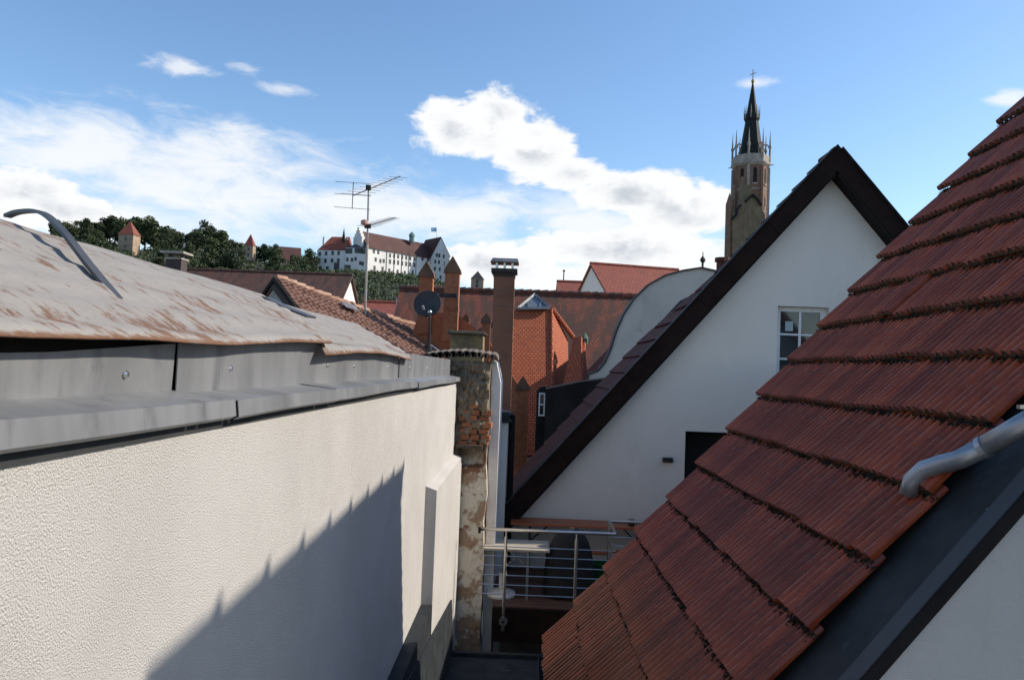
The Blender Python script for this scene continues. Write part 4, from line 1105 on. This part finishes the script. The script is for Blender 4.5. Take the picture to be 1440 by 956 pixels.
# roof slabs, verge boards
sl_ = Vector((-1, 0, -slope)).normalized(); ln_ = half / math.cos(R(49.3)) + .25
topz = P(1178, 207, YG - .28).z - .03
RIBT = mat('ribbed_roof_red', (.10, .024, .014), (.065, .017, .011), .6, spec=.25, vscale=3, c3=(.05, .028, .024), c3scale=4)
for s_ in (-1, 1):
    d = Vector((s_ * -sl_.x * -1 if s_ == -1 else 1 * abs(sl_.x), 0, sl_.z)); d = Vector((s_ * abs(sl_.x), 0, sl_.z))
    nrm = Vector((s_ * abs(sl_.z), 0, abs(sl_.x)))
    a = Vector((apx, YG - .28, topz)); e = a + d * (ln_ + .2)
    # profiled tile sheet made of real courses
    rb = MB(); L = (e - a).length; nc = int(L / .34)
    for k in range(nc):
        D_ = .2 + 2.1 * sstep(.26, .5, k / nc)
        p0 = a + d * (L * k / nc); p1 = a + d * (L * (k + 1) / nc + .05); y = YG - .2; j = 0
        while y < YG + D_:
            w = .10
            for (o0, h0), (o1, h1) in (((0, .0), (.35, .022)), ((.35, .022), (.7, .022)), ((.7, .022), (1, .0))):
                q = [p0 + Vector((0, y - a.y + o0 * w, 0)) + nrm * h0, p0 + Vector((0, y - a.y + o1 * w, 0)) + nrm * h1, p1 + Vector((0, y - a.y + o1 * w, 0)) + nrm * (h1 + .035), p1 + Vector((0, y - a.y + o0 * w, 0)) + nrm * (h0 + .035)]
                rb.poly(q)
            y += w
    me = bpy.data.meshes.new('tile_courses'); me.from_pydata([tuple(v) for v in rb.v], [], rb.f); me.materials.append(RIBT)
    o = link('tile_courses', me, gh); o['kind'] = 'stuff'
    a1 = a + d * (L * .36)
    for p_, q_, dep in ((a, a1, .45), (a1 + d * .002, e, 2.55)):
        MB().hexa([c_ + Vector((0, y_, 0)) - nrm * h_ for h_ in (.16, .012) for c_, y_ in ((p_, .05), (q_, .05), (q_, dep), (p_, dep))]).build('roof_deck', BARGE, gh)
    # verge board, in planks
    ln2 = (e - a).length; npk = 5
    for k in range(npk):
        p = a + d * (ln2 * k / npk + (.0 if k else -.01)); q = a + d * (ln2 * (k + 1) / npk - .006)
        top = nrm * .05; bot = -nrm * .215
        if k == 0: 
            pt, pbm = Vector((apx, a.y, topz + .05 / abs(sl_.x))), Vector((apx, a.y, topz - .215 / abs(sl_.x)))
        else: pt, pbm = p + top, p + bot
        MB().hexa([pbm, q + bot, q + bot + Vector((0, .045, 0)), pbm + Vector((0, .045, 0)), pt, q + top, q + top + Vector((0, .045, 0)), pt + Vector((0, .045, 0))]).build('verge_board', BARGE, gh)
    MB().beam(a + d * .02 + nrm * .06 + Vector((0, .03, 0)), e + nrm * .06 + Vector((0, .03, 0)), .16, .012, nrm).build('verge_flashing', DARKZINC, gh)
    MB().beam(a + d * .3 - nrm * .232 + Vector((0, .14, 0)), e - nrm * .232 + Vector((0, .14, 0)), .27, .02, nrm).build('soffit', BLACK, gh)
MB().tube([(apx, YG - .2, topz + .0), (apx, YG + .4, topz + .0)], .05, 8).build('ridge_cap', RIBT, gh)
q = P(1016, 362, YG + 1.6); MB().tube([q + Vector((0, 0, -.5)), q + Vector((0, 0, -.08))], .10, 10).build('vent_pipe', RIBT, gh)
MB().tube([q + Vector((0, 0, -.08)), q + Vector((0, 0, -.01))], .13, 10).build('vent_cap', RIBT, gh)
MB().box(xl + .03, apx * 2 - xl - .03, YG + 2.12, YG + 2.25, GZ, zl).build('back_wall', STUCCO_F, gh)
# wall lamp
lx, lz = xz(938, 646, YG)
wlp = thing('wall_lamp', 'small dark box lamp on the white gable wall beside the door', 'lamp', (lx, YG - .06, lz))
MB().box(lx - .075, lx + .075, YG - .10, YG - .012, lz - .035, lz + .035).build('housing', IRON, wlp, bevel=.006)
MB().box(lx - .05, lx + .05, YG - .0115, YG - .001, lz - .025, lz + .025).build('back_plate', IRON, wlp)

# black dormer behind the verge
bd = thing('black_dormer', 'black sheet clad dormer with small white window beside the orange roof', 'dormer', P(800, 620, 19))
a = P(768, 545, 18.6); b_ = P(850, 528, 18.6); zb_ = P(790, 640, 18.6).z
MB().extr([(a.x, 18.6, zb_ - 2), (b_.x + .6, 18.6, zb_ - 2), (b_.x + .6, 18.6, P(850, 527, 18.6).z), (P(815, 537, 18.6).x, 18.6, P(815, 537, 18.6).z), (a.x, 18.6, P(768, 547, 18.6).z)], (0, 1.6, 0)).build('cheek', BLACK, bd)
w0_, w1_ = P(758, 552, 18.9), P(768, 585, 18.9)
MB().extr([(w0_.x - .04, 18.9, zb_ - 2), (a.x - .003, 18.9, zb_ - 2), (a.x - .003, 18.9, w0_.z + .16), (w0_.x + .05, 18.9, w0_.z + .14), (w0_.x - .04, 18.9, w0_.z + .02)], (0, 1.0, 0)).build('front', BLACK, bd)
fr = MB(); X0, X1, Z0, Z1 = w0_.x, a.x - .01, w1_.z, w0_.z
for q in ((X0, X0 + .03, Z0, Z1), (X1 - .03, X1, Z0, Z1), (X0 + .031, X1 - .031, Z1 - .035, Z1), (X0 + .031, X1 - .031, Z0, Z0 + .035), (X0 + .031, X1 - .031, (Z0 + Z1) / 2 - .015, (Z0 + Z1) / 2 + .015)): fr.box(q[0], q[1], 18.84, 18.897, q[2], q[3])
wo = fr.build('window', WHITE, bd)
MB().box(X0 + .032, X1 - .032, 18.87, 18.88, Z0 + .036, Z1 - .036).build('pane', GLASS, wo)

# ------------------------------------------------------------------ terrace
tr = thing('roof_terrace', 'small roof terrace with brown deck boards and dark edge beam', 'terrace', (1.5, 11, -3.4))
TX0, TX1 = -.32, 4.1
for k in range(14):
    y = 10.0 + k * .142
    if y + .135 > 11.99: break
    MB().box(TX0, TX1, y, y + .135, FZ - .03, FZ + .002 * (k % 2)).build('deck_board', DECK, tr)
MB().box(TX0, TX1, 9.93, 9.995, FZ - .42, FZ - .01).build('edge_beam', BARGE, tr)
MB().box(TX0, TX1, 10.0, 11.99, FZ - .30, FZ - .04).build('substructure', BARGE, tr)
MB().box(TX0 + .1, TX1, 10.9, 11.98, GZ, FZ - .31).build('lower_wall', mat('lower_wall', (.2, .19, .18), (.14, .13, .12), .9), tr)
lr = thing('lower_lean_to', 'board covered lower roof in the dark gap under the terrace', 'roof', (.4, 9.9, -4.2))
for k in range(6):
    MB().box(-.42 + .02 * k, 1.8, 9.32 + k * .25, 9.55 + k * .25, -4.15 + k * .02, -4.11 + k * .02).build('plank', WOOD_G if k in (1, 4) else DECK, lr)
MB().box(-.4, 1.8, 9.35, 10.8, GZ, -4.2).build('wall', STUCCO_F, lr)

rl = thing('steel_railing', 'stainless steel terrace railing with thin horizontal rods', 'railing', (.6, 10, FZ))
YR = 9.9
r0, r1 = P(676, 742, YR), P(866, 752, YR); zt_ = (r0.z + r1.z) / 2
xa, xb = r0.x, r1.x
YR2 = 10.75; xc = 2.6
MB().tube([(xa, YR, zt_), (xb - .02, YR, zt_), (xb, YR + .02, zt_), (xb, YR2 - .02, zt_), (xb + .02, YR2, zt_), (xc, YR2, zt_)], .022, 10).build('handrail', STEEL, rl, smooth=True)
MB().box(xa - .03, xa + .002, YR - .035, YR + .035, zt_ - .05, zt_ + .02).build('wall_bracket', IRON, rl)
posts = [(P(712, 752, YR).x, YR, -3.25), (P(811, 752, YR).x, YR, -3.25), (xb, YR2 - .1, FZ), (xb + .42, YR2, FZ), (xb + 1.3, YR2, FZ)]
for x, y, zb2 in posts:
    po = MB().tube([(x, y, zb2), (x, y, zt_ - .085)], .021, 10).tube([(x, y, zt_ - .09), (x, y, zt_ - .02)], .010, 8).build('post', STEEL, rl, smooth=False)
    if zb2 < FZ:
        MB().tube([(x, y - .03, -3.13), (x, y + .03, -3.13)], .055, 14).build('fixing_disc', STEEL, po)
        MB().tube([(x, y - .045, -3.13), (x, y - .03, -3.13)], .016, 8).build('bolt', IRON, po)
for k in range(6):
    z = zt_ - .21 - k * .118
    MB().tube([(xa, YR, z), (xb, YR, z)], .006, 6).build('rod', STEEL, rl)
    MB().tube([(xb, YR, z), (xb, YR2, z)], .006, 6).build('rod', STEEL, rl)
    MB().tube([(xb, YR2, z), (xc, YR2, z)], .006, 6).build('rod', STEEL, rl)


def trestle(name, label, cat, x0, x1, y0, y1, ztop, m, legm, nplank):
    t_ = thing(name, label, cat, ((x0 + x1) / 2, (y0 + y1) / 2, FZ))
    w = (y1 - y0) / nplank
    for k in range(nplank):
        MB().box(x0, x1, y0 + k * w + .003, y0 + (k + 1) * w - .003, ztop - .028, ztop).build('board', m, t_, bevel=.003)
    for k, x in enumerate((x0 + .28, x1 - .28)):
        s_ = 1 if k == 0 else -1
        for y in (y0 + .05, y1 - .05):
            MB().beam((x, y, FZ + .002), (x, y, ztop - .03), .03, .03, (0, 1, 0)).build('leg', legm, t_)
        MB().beam((x, y0 + .05, FZ + .2), (x, y1 - .05, FZ + .2), .02, .02).build('crossbar', legm, t_)
        MB().beam((x, (y0 + y1) / 2, ztop - .3), (x + s_ * .3, (y0 + y1) / 2, ztop - .035), .02, .02, (0, 1, 0)).build('brace', legm, t_)
    return t_


tx0 = xz(719, 727, 11.7)[0]
trestle('beer_table', 'long orange wooden folding table against the white gable wall', 'table', tx0, tx0 + 2.2, 11.42, 11.92, FZ + .77, WOOD_O, IRON, 3)
trestle('beer_bench', 'low orange wooden bench in front of the orange table', 'bench', tx0 + .25, tx0 + 2.45, 11.08, 11.32, FZ + .47, WOOD_O, IRON, 2)
gx0, gx1 = P(680, 770, 10.6).x, P(772, 770, 10.6).x
trestle('grey_table', 'pale weathered wooden table behind the terrace railing', 'table', gx0 + .02, gx1, 10.25, 10.85, FZ + .66, WOOD_G, STEEL, 4)
lx, lz = xz(888, 731, 11.6)
cn = thing('table_candle_jar', 'small dark jar standing on the orange table', 'jar', (lx, 11.6, FZ + .77))
MB().lathe([(.045, .001), (.05, .01), (.05, .07), (.042, .08)], (lx, 11.6, FZ + .77), 12).build('jar', IRON, cn)
MB().lathe([(.044, .081), (.044, .095)], (lx, 11.6, FZ + .77), 12).build('lid', ZINC, cn)

# covered grill
gx = P(801, 800, 10.5).x
cvm = MB(); ringc = []
nA, nZ = 28, 14
hh = P(801, 741, 10.5).z - FZ
for i in range(nZ + 1):
    f = i / nZ; rr = .33 * (1 - f ** 3.2) ** .5 if f < 1 else 0.001
    rr = max(rr, .004)
    ringc.append([Vector((gx + rr * (1 + .09 * math.sin(7 * 2 * math.pi * j / nA) * (1 - f)) * math.cos(2 * math.pi * j / nA), 10.55 + .72 * rr * (1 + .07 * math.sin(5 * 2 * math.pi * j / nA) * (1 - f)) * math.sin(2 * math.pi * j / nA), FZ + .03 + f * (hh - .03) + .012 * math.sin(j * 1.7) * (1 - f))) for j in range(nA)])
for i in range(nZ):
    for j in range(nA): cvm.poly([ringc[i][j], ringc[i][(j + 1) % nA], ringc[i + 1][(j + 1) % nA], ringc[i + 1][j]])
cvr = thing('covered_grill', 'round grill under a black draped cover on the terrace', 'grill', (gx, 10.55, FZ))
cvm.build('cover', mat('black_cover', (.009, .009, .010), (.014, .014, .015), .85, bump=.4, bscale=12, bdist=.02), cvr, smooth=True)
for sx, sy in ((-.2, -.12), (.2, -.12), (0, .16)): MB().tube([(gx + sx, 10.55 + sy, FZ + .003), (gx + sx, 10.55 + sy, FZ + .3)], .015, 6).build('leg', IRON, cvr)
# parasol base
ux, uy = P(705, 812, 10.45).x, 10.45
ub = thing('parasol_base', 'white round parasol base with short tube on the deck', 'parasol base', (ux, uy, FZ))
MB().lathe([(.19, .004), (.20, .03), (.19, .06), (.12, .085), (.05, .10)], (ux, uy, FZ), 20).build('foot', WHITE, ub)
MB().lathe([(.03, .10), (.03, .28), (.036, .285), (.036, .30)], (ux, uy, FZ), 12).build('tube', WHITE, ub)
bx = P(848, 795, 11.0).x
bk = thing('green_bucket', 'green plastic bucket beside the covered grill', 'bucket', (bx, 11.0, FZ))
MB().lathe([(.13, .003), (.17, .34), (.185, .34), (.185, .36), (.165, .36), (.13, .03)], (bx, 11.0, FZ), 18).build('body', mat('green_plastic', (.01, .12, .03), (.012, .10, .025), .45), bk)
hd = MB().tube([(bx + .18 * math.cos(a), 11.0 - .05, FZ + .33 - .12 * math.sin(a)) for a in [math.pi * k / 8 for k in range(9)]], .005, 5).build('handle', STEEL, bk)

# ------------------------------------------------------------------ ribbed tile roof house at right
YF, YN = 6.8, 3.4
rh = thing('ribbed_tile_house', 'house with steep dark red ribbed tile roof and zinc verge', 'house', (4.5, 5, GZ))
E0 = P(771, 902, YF)
ang = math.atan2(P(1440, 145, YF).z - E0.z, P(1440, 145, YF).x - E0.x)
du = Vector((math.cos(ang), 0, math.sin(ang))); dn = Vector((-math.sin(ang), 0, math.cos(ang)))
EXP = .396; NC = 17; TW = .2; NT_ = 17
ridge = E0 + du * (EXP * NC + .02)
# structural deck + walls
deck_w = EXP * NC
MB().hexa([Vector((E0.x, 3.0, E0.z)) - dn * .1, Vector((E0.x, YF - .06, E0.z)) - dn * .1, Vector((E0.x, YF - .06, E0.z)) + du * deck_w - dn * .1, Vector((E0.x, 3.0, E0.z)) + du * deck_w - dn * .1,
           Vector((E0.x, 3.0, E0.z)) - dn * .045, Vector((E0.x, YF - .06, E0.z)) - dn * .045, Vector((E0.x, YF - .06, E0.z)) + du * deck_w - dn * .045, Vector((E0.x, 3.0, E0.z)) + du * deck_w - dn * .045]).build('roof_deck', mat('batten_dark', (.02, .016, .014), None, .9), rh)
rx, rz = ridge.x, ridge.z
d2 = Vector((du.x, 0, -du.z)); n2 = Vector((dn.x * -1, 0, dn.z))
o = Vector((rx, YN - .55, rz))
roof_face('roof', RED_T, rh, [o + d2 * deck_w, o + d2 * deck_w + Vector((0, YF - YN + .5, 0)), o + Vector((0, YF - YN + .5, 0)), o], .2)
ex, ez = E0.x + .42, E0.z + .42 * math.tan(ang) - .062
MB().extr([(ex, 2.957, GZ), (ex, 2.957, ez), (rx, 2.957, rz - .062), (2 * rx - ex, 2.957, ez), (2 * rx - ex, 2.957, GZ)], (0, 3.7, 0)).build('wall', STUCCO, rh)
roof = bpy.data.objects.new('roof', None); COL.objects.link(roof); roof.empty_display_size = .1; adopt(roof, rh)


def tile_mesh(seed):
    rnd = random.Random(seed); prof = []
    for k in range(3):
        h = .025 * rnd.uniform(.85, 1.1); x = k * TW / 3
        prof += [(x, 0), (x + .012, h * .82), (x + .027, h), (x + .042, h * .7), (x + .050, .001)]
    prof.append((TW - .005, 0))
    Lt = .45; th = .018; v, f = [], []
    for x, h in prof: v.append((x, 0, h)); 
    for x, h in prof: v.append((x, Lt, h))
    for x, h in prof: v.append((x, .004, -th))
    n = len(prof)
    for k in range(n - 1):
        f.append((k, k + 1, n + k + 1, n + k)); f.append((2 * n + k, 2 * n + k + 1, k + 1, k))
    f.append((0, n, 2 * n)); f.append((n - 1, 3 * n - 1, 2 * n - 1))
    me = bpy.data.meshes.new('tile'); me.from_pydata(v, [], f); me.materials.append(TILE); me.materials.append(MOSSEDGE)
    for k in range(n - 1): me.polygons[2 * k + 1].material_index = 1
    return me


tms = [tile_mesh(s) for s in range(4)]
moss = MB()
for r_ in range(NC):
    for c_ in range(NT_):
        jx = random.uniform(-.003, .003); y = YF - (c_ + 1) * TW; tilt = R(7.6) + random.uniform(-.006, .006)
        base = Vector((E0.x, y + jx, E0.z)) + du * (r_ * EXP + random.uniform(-.010, .010)) + dn * (.056 + random.uniform(0, .012))
        if r_ == 9 and c_ == 6: base += dn * .016
        v = du * math.cos(tilt) - dn * math.sin(tilt); nn = du * math.sin(tilt) + dn * math.cos(tilt)
        u = Vector((0, 1, 0))
        rot = Matrix((( u.x, v.x, nn.x, base.x), (u.y, v.y, nn.y, base.y), (u.z, v.z, nn.z, base.z), (0, 0, 0, 1))) 
        # u x v must equal the outward normal: flip when needed
        if u.cross(v).dot(nn) < 0:
            u = -u; base = base + Vector((0, TW, 0)); rot = Matrix(((u.x, v.x, nn.x, base.x), (u.y, v.y, nn.y, base.y), (u.z, v.z, nn.z, base.z), (0, 0, 0, 1)))
        rot = rot @ Matrix.Rotation(random.uniform(-.006, .006), 4, 'Z')
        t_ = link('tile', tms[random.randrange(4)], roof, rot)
        if r_ > 0:
            for _ in range(115):
                p = Vector((E0.x, y + random.uniform(0, TW), E0.z)) + du * (r_ * EXP - abs(random.gauss(0, .017))) + dn * random.uniform(.008, .044)
                s_ = random.uniform(.005, .014)
                dd = [Vector((random.uniform(-1, 1), random.uniform(-1, 1), random.uniform(-1, 1))).normalized() * s_ for _ in range(4)]
                for q in ((0, 1, 2), (0, 2, 3), (0, 3, 1), (1, 3, 2)): moss.poly([p + dd[k] for k in q])
me = bpy.data.meshes.new('moss_tufts'); me.from_pydata([tuple(v) for v in moss.v], [], moss.f); me.materials.append(MOSS)
mo = link('moss_tufts', me, rh); mo['kind'] = 'stuff'
# verge tiles' side board at the far end
MB().hexa([E0 + Vector((0, -.05, 0)) - dn * .19, E0 + Vector((0, .012, 0)) - dn * .19, ridge + Vector((0, .012, 0)) - dn * .19, ridge + Vector((0, -.05, 0)) - dn * .19, E0 + Vector((0, -.05, 0)) - dn * .012, E0 + Vector((0, .012, 0)) - dn * .012, ridge + Vector((0, .012, 0)) - dn * .012, ridge + Vector((0, -.05, 0)) - dn * .012]).build('verge_board', BARGE, rh)
nrt = 9
for k in range(nrt):                               # ridge tiles with raised collars
    y0 = YN - .5 + k * .445
    b = MB()
    for (ya, yb, ra, rb_) in ((y0, y0 + .40, .11, .125), (y0 + .40, y0 + .455, .13, .16)):
        for q in range(8):
            a0, a1 = math.pi * q / 8, math.pi * (q + 1) / 8
            f_ = lambda r, a_, y: Vector((rx + r * math.cos(a_), y, rz + .0 + r * math.sin(a_)))
            b.poly([f_(ra, a0, ya), f_(ra, a1, ya), f_(rb_, a1, yb), f_(rb_, a0, yb)])
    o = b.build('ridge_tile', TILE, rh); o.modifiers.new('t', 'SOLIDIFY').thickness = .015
# eave gutter
gt2 = MB()
for q in range(8):
    a0, a1 = math.pi + math.pi * q / 8, math.pi + math.pi * (q + 1) / 8
    cgx, cgz = E0.x - .02, E0.z - .07
    gt2.poly([(cgx + .07 * math.cos(a0), YN - .4, cgz + .07 * math.sin(a0)), (cgx + .07 * math.cos(a1), YN - .4, cgz + .07 * math.sin(a1)), (cgx + .07 * math.cos(a1), YF - .1, cgz + .07 * math.sin(a1)), (cgx + .07 * math.cos(a0), YF - .1, cgz + .07 * math.sin(a0))])
o = gt2.build('eave_gutter', DARKZINC, rh); o.modifiers.new('t', 'SOLIDIFY').thickness = .004
# near verge: flat flashing strip, raised fold and drip edge
Eb = lambda s, y, h: Vector((E0.x, y, E0.z)) + du * s + dn * h
S0, S1 = -.05, deck_w
for (ya, yb, h0, h1, m_, nm) in ((3.06, YN + .35, -.039, -.022, DARKZINC, 'verge_flashing'), (2.958, 3.057, -.03, .012, mat('grey_fold', (.05, .052, .055), (.07, .072, .076), .65, .0, spec=.3), 'verge_fold'), (2.940, 2.955, -.036, .008, BLACK, 'drip_edge')):
    MB().hexa([Eb(S0, ya, h0), Eb(S0, yb, h0), Eb(S1, yb, h0), Eb(S1, ya, h0), Eb(S0, ya, h1), Eb(S0, yb, h1), Eb(S1, yb, h1), Eb(S1, ya, h1)]).build(nm, m_, rh)
for s_ in (1.2, 2.4, 3.5): MB().tube([Eb(s_, 3.1, -.022), Eb(s_, 3.1, -.014)], .008, 8).build('screw', STEEL, rh)
# downpipe that spills onto the tiles
dp = thing('zinc_downpipe', 'bent grey zinc downpipe spilling onto the ribbed roof tiles', 'downpipe', P(1275, 690, 3.45))
pts = [P(1278, 694, 3.52), P(1283, 676, 3.50), P(1300, 660, 3.45), P(1325, 652, 3.38), P(1350, 646, 3.30), P(1385, 628, 3.2), P(1440, 596, 3.08), P(1560, 528, 2.9)]
MB().tube(pts[:6], .040, 16).build('elbow', mat('pipe_zinc', (.25, .27, .30), (.34, .36, .39), .4, .65, vscale=6, c3=(.18, .2, .24), c3scale=9), dp, smooth=True)
MB().tube(pts[5:], .043, 16).build('pipe', MATS['pipe_zinc'], dp, smooth=True)
MB().tube([pts[5].lerp(pts[4], .12), pts[5].lerp(pts[6], .05)], .046, 16).build('collar', MATS['pipe_zinc'], dp)
b0 = P(1432, 572, 3.06)
MB().beam(b0, b0 + Vector((.25, -.05, .02)), .035, .015).build('bracket', STEEL, dp)

# unseen block added behind the tiled roof to keep the terrace in shade
shade_blk = thing('terrace_shade_block', 'unseen flat topped block added between the right-hand houses to shade the terrace', 'house', (6.5, 9.4, GZ))
MB().box(4.25, 9.2, 6.95, 11.6, GZ, .25).build('wall', STUCCO_F, shade_blk)
MB().box(4.2, 9.25, 6.9, 11.63, .253, .33).build('roof', DARKZINC, shade_blk)
